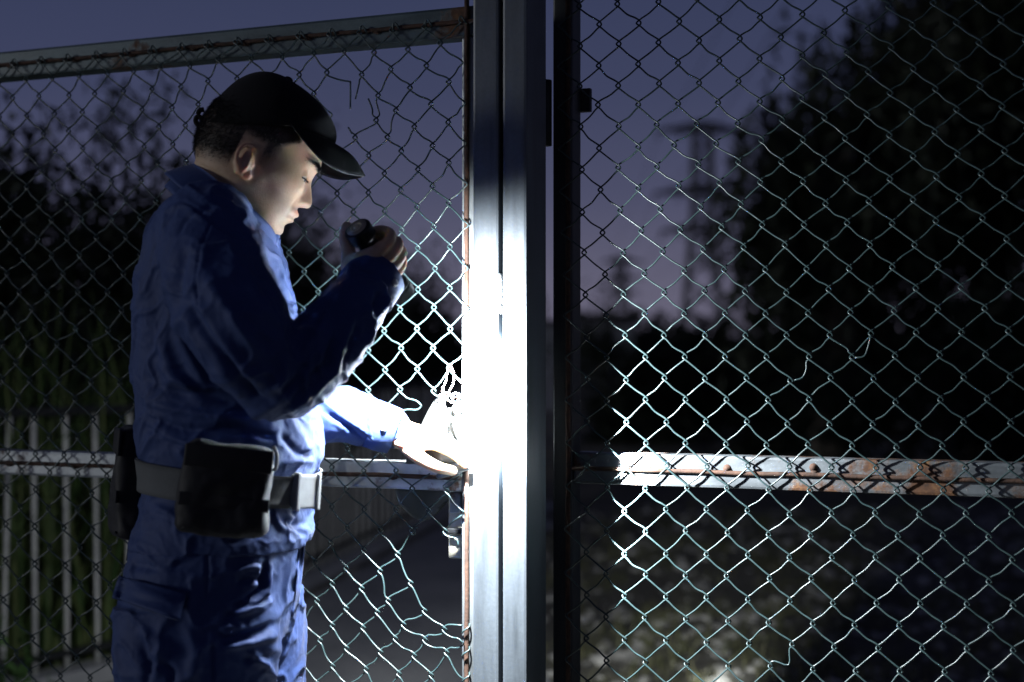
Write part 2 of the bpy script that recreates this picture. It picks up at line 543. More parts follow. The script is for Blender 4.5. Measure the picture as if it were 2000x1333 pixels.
V, Fc = gate_box(sl0, sl1, 0.06, zt0 - 0.001, -0.05, -0.005, 0.004)
stile = mk("stile", V, Fc, M["galv"], left_gate)
rs = on_gate(911, 600)[0]
V, Fc = tube_vf([gp(rs + 0.0015 * noise.noise(Vector((z * 9, 0, 1))), z, -0.0015) for z in np.linspace(0.08, 1.90, 60)], 0.0045, 6)
mk("rod", V, Fc, M["rust"], stile, True)
V, Fc = gate_box(s_l0 - 0.055, s_l0, 0.06, zt1, -0.05, -0.005, 0.004)
mk("stile", V, Fc, M["galv"], left_gate)
# drops of weld and rust along the rods
g = Geo()
for s in np.arange(s_l0 + 0.05, sl0, 0.145):
    for zc in (zt0 + 0.026, zm0 + 0.025):
        c = gp(s + rng.normal(0, .02), zc - 0.003, -0.003)
        V, Fc = tube_vf([c - GU * 0.008, c, c + GU * 0.008], [0.003, 0.0055, 0.003], 6)
        g.add(V, Fc)
tag(g.build("welds", M["rust"], left_gate, True), kind="stuff")

LL = Lattice(KL, 0.0, 0.0010)
def qz(x, y, d=0.0): return on_gate(x, y, d)
JT, JB = -1, 42
hole_breaks = {
    22: [(JT, JB, (), ())],
    23: [(JT, 1, (), (qz(668, 158), qz(686, 161), qz(687, 166), qz(687, 214))), (4, JB, (qz(683, 250), qz(690, 262)), ())],
    24: [(JT, 1, (), (qz(704, 165), qz(697, 195))), (3, JB, (qz(722, 194), qz(730, 215)), ())],
    27: [(JT, 18, (), (qz(800, 800), qz(785, 803))), (21, JB, (), ())],
    28: [(JT, 17, (), ()), (22, 24, (qz(842, 925),), (qz(814, 1032), qz(819, 1030))), (26, JB, (), ())],
    29: [(JT, 17, (), (qz(866, 778), qz(872, 786))), (22, 24, (qz(900, 926),), (qz(893, 1052), qz(898, 1066))), (27, JB, (), ())],
    30: [(JT, 17, (), (qz(893, 786),)), (22, 24, (qz(905, 927),), (qz(890, 1050),)), (28, JB, (qz(906, 1221),), ())],
}
for k in range(-14, 31):
    for (j0, j1, hd, tl) in hole_breaks.get(k, [(JT, JB, (), ())]):
        path = wire_path(LL, k, j0, j1, 0.0055, hd, tl)
        if j0 == JT:
            # hook the end over the rod of the top rail
            s, z = LL(k if (k + JT) % 2 == 0 else k + 1, JT)
            path = np.vstack([[gp(s + .016, zt0 + .020, 0.005), gp(s + .006, zt0 + .034, 0.006)], path])
        wire_obj(path, left_gate)
# ends twisted round the stile rod
for j in (27, 29, 31):
    s, z = LL(30, j + 1) if (30, j + 1) in LL.k else LL(31, j)
    a = gp(rs, z + .005, 0.004)
    V, Fc = tube_vf(catmull([gp(rs - .006, z - .004, .006), gp(rs, z + .002, .009), gp(rs + .007, z + .008, .004), gp(rs + .004, z + .012, -.004)], 4), WR, 6)
    mk("wire", V, Fc, M["wire"], left_gate, True)

# ---- the two tubes of the post -------------------------------------
post = empty("gate_post", gp(on_gate(978, 600, DP)[0], 0, DP - .05))
tag(post, "tall gate post of two welded square steel tubes lit white by the torch", "post")
sa, sb = on_gate(923, 600, DP)[0], on_gate(974, 600, DP)[0]
sc, sd = on_gate(981, 600, DP)[0], on_gate(1028.5, 600, DP)[0]
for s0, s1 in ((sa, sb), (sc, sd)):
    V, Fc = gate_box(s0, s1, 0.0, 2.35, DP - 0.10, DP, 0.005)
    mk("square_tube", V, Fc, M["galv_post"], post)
V, Fc = gate_box(sb + .0005, sc - .0005, 0.0, 2.34, DP - 0.09, DP - 0.040, 0.0005)
mk("filler_strip", V, Fc, M["rust"], post)
g = Geo()
zc0 = on_gate(978, 540, DP)[1]; zc1 = on_gate(978, 608, DP)[1]
for z in np.linspace(zc0, zc1, 11):
    c = gp((sb + sc) / 2 + rng.normal(0, .0012), z, DP - 0.002)
    V, Fc = tube_vf([c - np.array([0, 0, .0055]), c, c + np.array([0, 0, .0055])], [0.002, 0.0056, 0.002], 7)
    g.add(V, Fc)
g.build("weld_bead", M["galv"], post, True)

# ---- right leaf ---------------------------------------------------
r0 = on_gate(1078, 600, DR)[0]; r1 = on_gate(1117, 600, DR)[0]
s_r1 = on_gate(1117, 600, DR)[0] + 1.55
right_gate = empty("metal_gate", gp(r0, 0, DR))
tag(right_gate, "wide gate with whole green chain link mesh right of the bright post", "gate", "leaves of the chain link gate")
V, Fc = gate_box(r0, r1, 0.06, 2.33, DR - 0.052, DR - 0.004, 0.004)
rstile = mk("stile", V, Fc, M["galv_shaded"], right_gate)
zr = on_gate(1160, 915, DR)[1]
r_mid = frame_rail("middle_rail", r1 + .0005, s_r1, zr - .029, zr + .028, DR, right_gate, M["galv_right"], zr - .001)
frame_rail("bottom_rail", r1 + .0005, s_r1, 0.06, 0.12, DR, right_gate, M["galv_rail"], 0.085)
frame_rail("top_rail", r1 + .0005, s_r1, 2.27, 2.33, DR, right_gate, M["galv_rail"], 2.295)
V, Fc = gate_box(s_r1 + .0005, s_r1 + .055, 0.06, 2.33, DR - .052, DR - .004, 0.004)
mk("stile", V, Fc, M["galv"], right_gate)
V, Fc = tube_vf([gp(r1 - .008 + 0.0015 * noise.noise(Vector((z * 9, 0, 7))), z, DR - .001) for z in np.linspace(0.08, 2.3, 60)], 0.0045, 6)
mk("rod", V, Fc, M["rust"], rstile, True)
# rivet heads and weld drops on the lit rail
g = Geo()
for x, y in ((1264, 916), (1419, 916), (1588, 914), (1590, 925), (1783, 935)):
    s, z = on_gate(x, y, DR)
    c = gp(s, z, DR - .004)
    V, Fc = tube_vf([c - GN * .003, c, c + GN * .005], [0.009, 0.007, 0.003], 8)
    g.add(V, Fc)
tag(g.build("welds", M["rust"], r_mid, True), kind="stuff")
# hinge between post and leaf
hz0, hz1 = on_gate(1068, 287, DR)[1], on_gate(1068, 160, DR)[1]
hs = on_gate(1069, 220, DR)[0]
V, Fc = tube_vf([gp(hs, z, DR + .012) for z in np.linspace(hz0, hz1, 5)], 0.0125, 12)
hinge = mk("hinge", V, Fc, M["dark_steel"], right_gate, True)
V, Fc = gate_box(hs + .004, on_gate(1153, 180, DR - .055)[0], on_gate(1140, 208, DR)[1], on_gate(1140, 161, DR)[1], DR - .066, DR - .054, 0.002)
mk("hinge_strap", V, Fc, M["dark_steel"], hinge)

LR = Lattice(KR, DR, 0.0009)
r_breaks = {10: [(-3, 17, (), (qz(1576, 722, DR), qz(1568, 738, DR), qz(1552, 743, DR))), (18, 44, (), ())]}
for k in range(-1, 38):
    for (j0, j1, hd, tl) in r_breaks.get(k, [(-3, 44, (), ())]):
        bend = {(9, 30): (.012, -.016), (10, 9): (.004, .004), (12, 16): (.010, -.004)}
        wire_obj(wire_path(LR, k, j0, j1, DR + 0.0055, hd, tl, bend=bend), right_gate)
for pts in ([(1703, 655), (1698, 676), (1690, 696), (1672, 699)],):
    wire_obj(np.array([gp(*on_gate(x, y, DR), DR + .012) for x, y in pts]), right_gate)
# ================================================================== THE SETTING
def quads_mesh(name, Q):
    """Q: (N, 4, 3) corner points -> one mesh of N quads"""
    Q = np.asarray(Q, np.float32); n = len(Q)
    me = bpy.data.meshes.new(name)
    me.vertices.add(n * 4); me.vertices.foreach_set("co", Q.ravel())
    me.loops.add(n * 4); me.loops.foreach_set("vertex_index", np.arange(n * 4, dtype=np.int32))
    me.polygons.add(n); me.polygons.foreach_set("loop_start", np.arange(0, n * 4, 4, dtype=np.int32))
    me.update(); me.validate()
    return me

def leaf_quads(C, L, W, r, droop=0.0, up=None):
    """diamond leaves at centres C, length L, width W, random turn; droop pulls their axis down"""
    n = len(C)
    a = r.normal(size=(n, 3)); a[:, 2] -= droop * 2
    a /= np.linalg.norm(a, axis=1)[:, None]
    b = np.cross(a, r.normal(size=(n, 3))); b /= np.linalg.norm(b, axis=1)[:, None]
    nn = np.cross(a, b)
    l = (L * (0.6 + 0.8 * r.random(n)))[:, None]; w = (W * (0.6 + 0.8 * r.random(n)))[:, None]
    return np.stack([C - a * l / 2, C + b * w / 2 - nn * l * .08, C + a * l / 2, C - b * w / 2 - nn * l * .08], 1)

def mat_leaf(name, c0, c1, rough=0.6, trans=0.0, scale=3.0):
    m = bpy.data.materials.new(name); nt, n, l, b = nodes_of(m)
    geo = n.new("ShaderNodeNewGeometry")
    rc = ramp(nt, geo.outputs["Random Per Island"], [(0.0, c0), (0.6, tuple((x + y) / 2 for x, y in zip(c0, c1))), (1.0, c1)])
    nz = noise_tex(nt, scale, 3)
    l.new(mixc(nt, math_n(nt, 'MULTIPLY', nz, 0.5), rc, tuple(x * .45 for x in c0)), b.inputs["Base Color"])
    b.inputs["Roughness"].default_value = rough
    b.inputs["Specular IOR Level"].default_value = 0.25
    return m
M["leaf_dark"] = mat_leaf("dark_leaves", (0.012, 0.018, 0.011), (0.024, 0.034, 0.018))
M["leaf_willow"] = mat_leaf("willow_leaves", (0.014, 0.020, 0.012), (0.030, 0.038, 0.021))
M["leaf_weed"] = mat_leaf("weed_leaves", (0.05, 0.11, 0.03), (0.10, 0.19, 0.055))
M["reed"] = mat_leaf("reed_blades", (0.06, 0.13, 0.035), (0.22, 0.26, 0.10))
M["bark"] = mat_plain("bark", (0.05, 0.042, 0.034), 0.9, 0, 0.4, 14, 0.6, 0.02)

# ---- ground ------------------------------------------------------------
m = bpy.data.materials.new("soil"); nt, n, l, b = nodes_of(m)
c = ramp(nt, noise_tex(nt, 1.7, 8, 0.65), [(0.3, (0.08, 0.074, 0.06)), (0.5, (0.17, 0.16, 0.128)), (0.7, (0.28, 0.265, 0.215))])
c2 = ramp(nt, noise_tex(nt, 24, 6, 0.7), [(0.35, (0.03, 0.03, 0.02)), (0.7, (0.22, 0.21, 0.17))])
l.new(mixc(nt, 0.45, c, c2), b.inputs["Base Color"]); b.inputs["Roughness"].default_value = 0.95
bump(nt, b, noise_tex(nt, 30, 8, 0.7), 0.8, 0.03)
M["soil"] = m
m = bpy.data.materials.new("path_concrete"); nt, n, l, b = nodes_of(m)
c = ramp(nt, noise_tex(nt, 2.4, 9, 0.65), [(0.3, (0.33, 0.34, 0.345)), (0.5, (0.48, 0.49, 0.49)), (0.72, (0.56, 0.56, 0.55))])
c2 = ramp(nt, noise_tex(nt, 55, 5, 0.7), [(0.3, (0.14, 0.14, 0.135)), (0.7, (0.42, 0.42, 0.41))])
l.new(mixc(nt, 0.35, c, c2), b.inputs["Base Color"]); b.inputs["Roughness"].default_value = 0.9
bump(nt, b, noise_tex(nt, 45, 7, 0.7), 0.5, 0.01)
M["path"] = m

def grid_sheet(name, xs, ys, zf, mat):
    V = [(x, y, zf(x, y)) for y in ys for x in xs]
    nx = len(xs)
    Fc = [(j * nx + i, j * nx + i + 1, (j + 1) * nx + i + 1, (j + 1) * nx + i) for j in range(len(ys) - 1) for i in range(nx - 1)]
    o = mk(name, V, Fc, mat, None, True); tag(o, kind="structure"); return o

RX, RY, RDX, RDY = -1.52, 5.65, 0.17, 0.985          # line of the railing
def rail_x(y): return RX + (y - RY) * RDX / RDY
def ground_z(x, y):
    z = 0.0
    if x > 0.16 and y > 3.4:     # rough ground right of the path
        q = min(1, (x - 0.16) / 0.5) * min(1, (y - 3.4) / 0.6)
        z += q * (0.12 * noise.fractal(Vector((x * 0.9, y * 0.9, 0)), 1, 2, 4) + 0.05)
    return z
xs = sorted(set([-900, -300, -100, -40, -15, -8, -5] + list(np.round(np.arange(-3, 9.01, 0.2), 2)) + [10, 14, 20, 40, 100, 300, 900]))
ys = sorted(set([-60, -20, -6, -2, 0] + list(np.round(np.arange(1, 16.01, 0.25), 2)) + [18, 22, 30, 45, 70, 120, 250, 600, 1500]))
ground = grid_sheet("ground", xs, ys, lambda x, y: ground_z(x, y) if abs(x) < 12 and y < 30 else 0.0, M["soil"])
pv, pf = [], []
ysp = np.arange(2.0, 40, 0.5)
for y in ysp:
    xe = 0.14 + 0.07 * noise.noise(Vector((y * 1.3, 0, 0)))
    if y > 10: xe = max(xe, rail_x(y) + 1.2)
    pv += [(rail_x(y) + 0.16, y, 0.004), ((rail_x(y) + xe) / 2, y, 0.012), (xe, y, 0.004)]
for q in range(len(ysp) - 1):
    for r_ in range(2): pf.append((q * 3 + r_, q * 3 + r_ + 1, q * 3 + r_ + 4, q * 3 + r_ + 3))
tag(mk("path", pv, pf, M["path"], None, True), kind="structure")

# ---- stones and tufts on the rough ground -------------------------------
def stones(name, n, seed, mat, region, r0, r1):
    r = np.random.default_rng(seed); g = Geo()
    bm = bmesh.new(); bmesh.ops.create_icosphere(bm, subdivisions=1, radius=1.0); bm.verts.index_update()
    BV = np.array([v.co[:] for v in bm.verts]); BF = [tuple(v.index for v in f.verts) for f in bm.faces]; bm.free()
    for q in range(n):
        x, y = region(r)
        s = r0 + (r1 - r0) * r.random() ** 3
        V = BV * (1 + r.normal(0, .16, (len(BV), 1))) * np.array([s, s * (.6 + .5 * r.random()), s * (.4 + .3 * r.random())])
        a = r.random() * 6.28
        Rm = np.array([[math.cos(a), -math.sin(a), 0], [math.sin(a), math.cos(a), 0], [0, 0, 1]])
        V = V @ Rm.T + np.array([x, y, ground_z(x, y) + s * .12])
        g.add(V, BF)
    o = g.build(name, mat); tag(o, kind="stuff"); return o
M["stone"] = mat_plain("rubble_stone", (0.42, 0.41, 0.37), 0.9, 0, 0.6, 16, 0.4, 0.01)
def reg_right(r):
    y = 3.3 + 8 * r.random() ** 1.3
    return max(0.1, rail_x(y) + 1.0 if y > 10 else 0.1) + abs(r.normal(0, .1)) + r.random() ** 0.9 * (.7 + 0.32 * y), y
o = stones("rubble", 4200, 3, M["stone"], reg_right, 0.005, 0.05)
tag(o, "loose stones strewn over the rough ground beyond the right gate", "rubble")
def reg_edge(r):
    y = 4.2 + 7 * r.random()
    return rail_x(y) + 0.12 + 0.32 * abs(r.normal()), y
o = stones("gravel", 350, 4, M["stone"], reg_edge, 0.004, 0.02)
tag(o, "small gravel along the foot of the white railing", "gravel")

def blades(C, H, W, r, lean=0.35, seg=3):
    """grass blades: bent strips with 'seg' quads"""
    n = len(C)
    az = r.random(n) * 6.283
    d = np.stack([np.cos(az), np.sin(az), np.zeros(n)], 1)
    side = np.stack([-np.sin(az + .6), np.cos(az + .6), np.zeros(n)], 1)
    h = H * (0.5 + 0.8 * r.random(n)); ln = lean * (0.3 + r.random(n) * 1.3)
    out = []
    for s in range(seg):
        t0, t1 = s / seg, (s + 1) / seg
        def pt(t): return C + np.array([0, 0, 1.0]) * (h * (t - 0.28 * ln * t * t))[:, None] + d * (h * ln * t * t)[:, None]
        def wd(t): return (W * (1 - t ** 1.6) + 0.0006)
        p0, p1 = pt(t0), pt(t1)
        out.append(np.stack([p0 - side * wd(t0), p0 + side * wd(t0), p1 + side * wd(t1), p1 - side * wd(t1)], 1))
    return np.concatenate(out)
r = np.random.default_rng(11)
cs = []
for q in range(620):
    x, y = reg_right(r)
    for _ in range(16):
        a, b2 = x + r.normal(0, .05), y + r.normal(0, .05)
        cs.append((a, b2, ground_z(a, b2) - .01))
o = mk_me("grass", quads_mesh("grass", blades(np.array(cs), 0.11, 0.0028, r, 0.9)), mat_leaf("dry_grass", (0.12, 0.14, 0.06), (0.34, 0.32, 0.18)))
tag(o, "sparse dry grass tufts on the rubble beyond the right gate", "grass", kind="stuff")

# ---- railing along the path ----------------------------------------------
M["white_paint"] = mat_plain("chipped_white_paint", (0.80, 0.81, 0.75), 0.45, 0.0, 0.25, 18, 0.2, 0.002)
M["rail_dark"] = mat_plain("dark_rail_paint", (0.02, 0.022, 0.022), 0.5, 0.1, 0.3, 20)
rail = empty("railing", (rail_x(7), 7, 0))
tag(rail, "white railing with round upright bars beside the path behind the gate", "railing")
d = np.array([RDX, RDY, 0])
bar_me = None
CORNER = np.array([RX, RY, 0.0]); dl = np.array([-0.60, -0.80, 0.0])
spots = [CORNER + d * t for t in np.arange(0.15, 8.9, 0.158)] + [CORNER + dl * t for t in np.arange(0.01, 2.2, 0.140)]
for p in spots:
    if bar_me is None:
        V, Fc = tube_vf([(0, 0, z) for z in np.linspace(0.06, 1.035, 5)], 0.0088, 10)
        bar_me = mesh_from("bar", V, Fc, True); bar_me.materials.append(M["white_paint"])
    o = bpy.data.objects.new("bar", bar_me); COL.objects.link(o)
    o.parent = rail
    o.location = (float(p[0] - rail.location.x), float(p[1] - rail.location.y), 0)
    o.rotation_euler = (R(rng.normal(0, .7)), R(rng.normal(0, .7)), rng.random() * 6)
for a0, a1 in ((CORNER - d * .02, CORNER + d * 9.0), (CORNER + dl * .025, CORNER + dl * 2.25)):
    dd = (a1 - a0) / np.linalg.norm(a1 - a0); nrm = np.array([dd[1], -dd[0], 0])
    for nm, z, h in (("top_rail", 1.05, .016), ("lower_rail", 0.13, .012)):
        V, Fc = box_vf((a0 + a1) / 2 + np.array([0, 0, z]), (a1 - a0) / 2, nrm * .022, np.array([0, 0, h]))
        V, Fc = bevelled(V, Fc, .004); mk(nm, V, Fc, M["rail_dark"], rail)
    V, Fc = box_vf((a0 + a1) / 2 + np.array([0, 0, .02 if dd[0] > 0 else .018]), (a1 - a0) / 2, nrm * .075, np.array([0, 0, .05]))
    V, Fc = bevelled(V, Fc, .012)
    tag(mk("kerb", V, Fc, M["path"], None), kind="structure")

# ---- plants -----------------------------------------------------------------
def bush(name, c, rad, n, seed, label, cat, mat, L=0.07, W=0.035, trunk_h=None, group=None, droop=.1, lobes=9, flat=1.0, ragged=.25):
    r = np.random.default_rng(seed)
    root = empty(name, (c[0], c[1], 0)); tag(root, label, cat, group)
    c = np.array(c, float); rad = np.array(rad, float)
    cen = c + r.normal(size=(lobes, 3)) * rad * .5
    cen[:, 2] = np.clip(cen[:, 2], c[2] - rad[2] * .75, c[2] + rad[2] * .75)
    which = r.integers(0, lobes, n)
    dirs = r.normal(size=(n, 3)); dirs /= np.linalg.norm(dirs, axis=1)[:, None]
    rr = r.random(n) ** 0.5 * (1 + r.normal(0, ragged, n))
    C = cen[which] + dirs * rr[:, None] * rad * (0.35 + .25 * r.random(lobes))[which][:, None]
    C = C[C[:, 2] > 0.02]
    me = quads_mesh("crown", leaf_quads(C, L, W, r, droop)); mk_me("crown", me, mat, root)
    g = Geo()
    for q in range(5 if trunk_h is None else 1):
        th = trunk_h or c[2]
        b0 = np.array([c[0] + r.normal(0, rad[0] * .2) * (trunk_h is None), c[1] + r.normal(0, rad[1] * .2) * (trunk_h is None), -0.02])
        top = np.array([c[0] + r.normal(0, rad[0] * .3), c[1], th])
        V, Fc = tube_vf(catmull([b0, (b0 + top) / 2 + r.normal(0, .06, 3), top], 5), np.linspace(.05, .02, 11) if trunk_h is None else np.linspace(.16, .07, 11), 7)
        g.add(V, Fc)
    for q in range(lobes):
        a = np.array([c[0], c[1], (trunk_h or c[2]) * .8])
        V, Fc = tube_vf(catmull([a, (a + cen[q]) / 2 + r.normal(0, .1, 3), cen[q]], 4), np.linspace(.045, .012, 9), 5); g.add(V, Fc)
    o = g.build("trunk", M["bark"], root, True)
    return root

HG = "dark bushes growing behind the white railing"
hedge = [((-2.75, 6.6, 1.15), (1.1, .9, .98), 26000, "large black bush at the left edge behind tall reeds"),
         ((-2.35, 8.2, 1.1), (.9, .9, 1.0), 20000, "dark bush with a thin sapling rising from it"),
         ((-2.2, 10.2, 1.3), (1.0, 1.0, 1.2), 16000, "dark bush hidden mostly by the guard's shoulders"),
         ((-1.95, 12.8, 1.45), (1.05, 1.1, 1.5), 15000, "dark bush seen between the guard's face and torch"),
         ((-1.9, 16.0, 1.3), (1.2, 1.3, 1.55), 12000, "low dark bush right of the torch hand"),
         ((-1.9, 20.0, 1.3), (1.5, 1.5, 1.5), 9000, "farthest dark bush beside the bright post")]
for q, (c, rad, n, lab) in enumerate(hedge):
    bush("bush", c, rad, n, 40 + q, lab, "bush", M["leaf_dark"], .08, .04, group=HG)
for q, (x, y) in enumerate(((-5.4, 6.9), (-5.0, 8.4), (-5.2, 10.5))):  # added out of view to keep the low sun lamp off the background
    bush("bush", (x, y, 1.25), (1.2, 1.2, 1.4), 9000, 60 + q, ("unseen bush added past the left edge to block the sun, nearest the tall reeds", "unseen bush added past the left edge to block the sun, second along the railing", "unseen bush added past the left edge to block the sun, farthest from the gate")[q], "bush", M["leaf_dark"], .13, .07, group="unseen bushes added to block the sun")

# sapling with loose airy tufts against the sky
def sapling(base, twigs, seed, label, n=22, L=.10, W=.03):
    r = np.random.default_rng(seed)
    root = empty("sapling", base); tag(root, label, "sapling", "saplings above the bushes")
    g = Geo(); C = []
    for top in twigs:
        top = np.array(top)
        pts = catmull([np.array(base), (np.array(base) * .45 + top * .55) + r.normal(0, .06, 3), top], 8)
        V, Fc = tube_vf(pts, np.linspace(.018, .004, len(pts)), 6); g.add(V, Fc)
        for p in pts[6:]:
            C.append(p + r.normal(0, .10, (n // 4, 3)) * np.array([1, 1, .8]))
        C.append(top + r.normal(0, .07, (n // 2, 3)))
    g.build("trunk", M["bark"], root, True)
    mk_me("crown", quads_mesh("crown", leaf_quads(np.concatenate(C), L, W, r, .3)), M["leaf_dark"], root)
b0 = P(235, 800, 8.4); b0[2] = 0
sapling(b0, [P(228, 165, 8.4), P(215, 215, 8.3), P(262, 230, 8.5), P(285, 270, 8.3), P(180, 250, 8.5), P(325, 185, 8.4), P(305, 215, 8.2), P(240, 275, 8.6)], 5, "thin leafy sapling standing tallest above the left bushes")
b0 = P(95, 800, 8.0); b0[2] = 0
sapling(b0, [P(100, 255, 8), P(10, 270, 8.1), P(60, 262, 8.1), P(345, 335, 8.3)], 6, "short sapling with a few tufts at the far left", 24)

# reeds behind the bars
r = np.random.default_rng(21)
cs = []
for q in range(1500):
    a = -1.6 + 3.9 * r.random(); b2 = .10 + 1.2 * r.random() ** 1.3
    p = CORNER + (dl * a if a > 0 else -d * a) + np.array([-.85, .5, 0]) * b2
    cs.append((p[0], p[1], -0.02))
o = mk_me("reeds", quads_mesh("reeds", blades(np.array(cs), 1.35, 0.009, r, 0.42, 6)), M["reed"])
tag(o, "tall green reeds growing thickly behind the white railing", "reeds", kind="stuff")

# leafy weeds in the lower left corner: every leaf a part
lv = []
for t in np.linspace(0, 1, 6):
    w = .5 * math.sin(math.pi * (0.08 + .92 * t) ** .75) * .62
    lv.append([(-w, t, .10 * w + .12 * t * (1 - t)), (0, t, .12 * t * (1 - t) - .03), (w, t, .10 * w + .12 * t * (1 - t))])
LV = [p for row in lv for p in row]
LF = [(a * 3 + b2, a * 3 + b2 + 1, a * 3 + b2 + 4, a * 3 + b2 + 3) for a in range(5) for b2 in range(2)]
leaf_me = mesh_from("leaf", LV, LF, True); leaf_me.materials.append(M["leaf_weed"])
def weed(base, tops, seed, label, nl=9, size=.055):
    r = np.random.default_rng(seed)
    root = empty("weed", base); tag(root, label, "weed", "leafy weeds at the foot of the gate")
    g = Geo()
    for top in tops:
        top = np.array(top); base_ = np.array(base)
        pts = catmull([base_, base_ * .4 + top * .6 + r.normal(0, .02, 3), top], 6)
        V, Fc = tube_vf(pts, np.linspace(.0045, .0018, len(pts)), 5); g.add(V, Fc)
        for q in range(nl):
            p = pts[int(len(pts) * (.35 + .64 * q / nl))]
            o = bpy.data.objects.new("leaf", leaf_me); COL.objects.link(o)
            o.parent = root
            s = size * (.6 + .7 * r.random())
            o.location = Vector(p.tolist()) - root.location
            o.rotation_euler = (r.normal(-.25, .5), r.normal(0, .4), r.random() * 6.28)
            o.scale = (s, s, s)
    g.build("stem", M["leaf_weed"], root, True)
bw = P(10, 1333, 4.5); bw[2] = 0
weed(bw, [P(8, 1200, 4.5), P(38, 1215, 4.45), P(52, 1250, 4.5), P(15, 1270, 4.4), P(-20, 1225, 4.5), P(40, 1300, 4.35), P(-5, 1310, 4.4)], 8, "leafy green weed in the lower left corner by the bars", 8)
bw = P(110, 1420, 4.6); bw[2] = 0
weed(bw, [P(95, 1318, 4.6), P(60, 1322, 4.5), P(130, 1345, 4.6)], 9, "low weed just right of the corner weed", 6, .045)

# ---- willow and trees at the right -------------------------------------------
def willow(base, crown_c, crown_r, nstr, seed, label, strand=(1.2, 2.6), L=.24, W=.065, cutoff=.35):
    r = np.random.default_rng(seed)
    root = empty("willow_tree", base); tag(root, label, "tree", "willow trees beyond the right gate")
    cc, cr = np.array(crown_c), np.array(crown_r)
    g = Geo()
    top = np.array([cc[0], cc[1], cc[2] - cr[2] * .2])
    pts = catmull([np.array(base), np.array(base) * .5 + top * .5 + r.normal(0, .12, 3), top], 8)
    V, Fc = tube_vf(pts, np.linspace(.30, .16, len(pts)), 10); g.add(V, Fc)
    ends = []
    for q in range(22):
        dr = r.normal(size=3); dr[2] = abs(dr[2]) * .9 + .1; dr /= np.linalg.norm(dr)
        e_ = cc + dr * cr * .8
        a = pts[int(len(pts) * (.5 + .45 * r.random()))]
        mid = (a + e_) / 2 + np.array([0, 0, .25]) + r.normal(0, .15, 3)
        V, Fc = tube_vf(catmull([a, mid, e_], 5), np.linspace(.09, .02, 11), 6); g.add(V, Fc)
    g.build("trunk", M["bark"], root, True)
    C = []
    subc = r.normal(size=(9, 3)) * cr * .42; subr = .45 + .25 * r.random(9)
    for q in range(nstr):
        dr = r.normal(size=3); dr /= np.linalg.norm(dr)
        if dr[2] < -.2: dr[2] = -dr[2] * .5
        clump = 1 + .42 * noise.noise(Vector((dr * 2.9).tolist()) + Vector((seed, 0, 0)))
        if noise.noise(Vector((dr * 5.5).tolist()) + Vector((0, seed, 0))) < -.06: continue
        k_ = r.integers(0, 9); p = cc + subc[k_] + dr * cr * subr[k_] * (0.35 + .65 * r.random() ** .7) * clump
        ln = strand[0] + (strand[1] - strand[0]) * r.random()
        k = int(ln * 13)
        t = np.linspace(0, 1, k)[:, None]
        sway = r.normal(0, .16, 2)
        path = p + np.concatenate([t * sway[0] + dr[0] * .3 * t, t * sway[1] + dr[1] * .3 * t, -ln * t], 1)
        path += r.normal(0, .035, path.shape)
        C.append(path[path[:, 2] > cutoff])
    me = quads_mesh("crown", leaf_quads(np.concatenate(C), L, W, r, .55)); mk_me("crown", me, M["leaf_willow"], root)
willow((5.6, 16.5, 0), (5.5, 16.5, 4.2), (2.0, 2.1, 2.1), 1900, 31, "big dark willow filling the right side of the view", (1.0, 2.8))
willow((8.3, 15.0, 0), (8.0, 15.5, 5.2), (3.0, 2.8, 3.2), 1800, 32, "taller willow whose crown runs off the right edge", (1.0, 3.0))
willow((3.5, 15.5, 0), (3.5, 15.5, 2.95), (0.75, .9, 1.05), 560, 33, "small willow leaning out left of the big willow", (.8, 1.9))
for q, (c, rad, lab) in enumerate([((1.9, 20, .7), (1.2, 1.0, .8), "low dark bush under the gap of open sky"), ((4.2, 13.5, .8), (1.6, 1.1, 1.0), "dark bush at the foot of the big willow"),
                                   ((6.8, 12.5, .9), (1.7, 1.2, 1.1), "dark bush below the crown at the far right"), ((3.0, 17.5, .7), (1.3, 1.0, .8), "dark bush between the shed and the small willow")]):
    bush("bush", c, rad, 9000, 80 + q, lab, "bush", M["leaf_dark"], .1, .05, group="bushes under the willows")

# ---- far things -------------------------------------------------------------
M["shed_wall"] = mat_plain("shed_render", (0.28, 0.29, 0.31), 0.9, 0, .15, 2)
M["shed_roof"] = mat_plain("shed_roofing", (0.10, 0.10, 0.11), 0.8, 0, .2, 2)
shed = empty("shed", P(1140, 700, 34) * np.array([1, 1, 0]))
tag(shed, "low pale grey shed far off below the pylons", "shed")
xa, xb = P(1020, 0, 34)[0], P(1238, 0, 34)[0]
zt = P(0, 634, 34)[2]
V, Fc = box_vf(((xa + xb) / 2, 35.5, zt / 2), ((xb - xa) / 2, 0, 0), (0, 1.5, 0), (0, 0, zt / 2)); wall = mk("wall", V, Fc, M["shed_wall"], shed)
V, Fc = box_vf(((xa + xb) / 2, 35.5, zt + .06), ((xb - xa) / 2 + .15, 0, 0), (0, 1.65, 0), (0, 0, .06)); mk("roof", V, Fc, M["shed_roof"], shed)
V, Fc = box_vf((xa + 1.7, 33.99, .95), (.42, 0, 0), (0, .02, 0), (0, 0, .95)); mk("door", V, Fc, M["shed_roof"], shed)

r = np.random.default_rng(55)
C = []
for q in range(140):
    x = -22 + 62 * r.random(); y = 55 + 14 * r.random()
    h = 2.3 + .9 * r.random() + .5 * math.sin(x * .45)
    C.append(np.array([x, y, h * .5]) + r.normal(size=(170, 3)) * np.array([1.1, .8, h * .22]))
C = np.concatenate(C); C = C[C[:, 2] > 0]
o = mk_me("treeline", quads_mesh("treeline", leaf_quads(C, .55, .3, r, .1)), M["leaf_dark"])
tag(o, "far dark line of trees along the horizon", "treeline", kind="stuff")

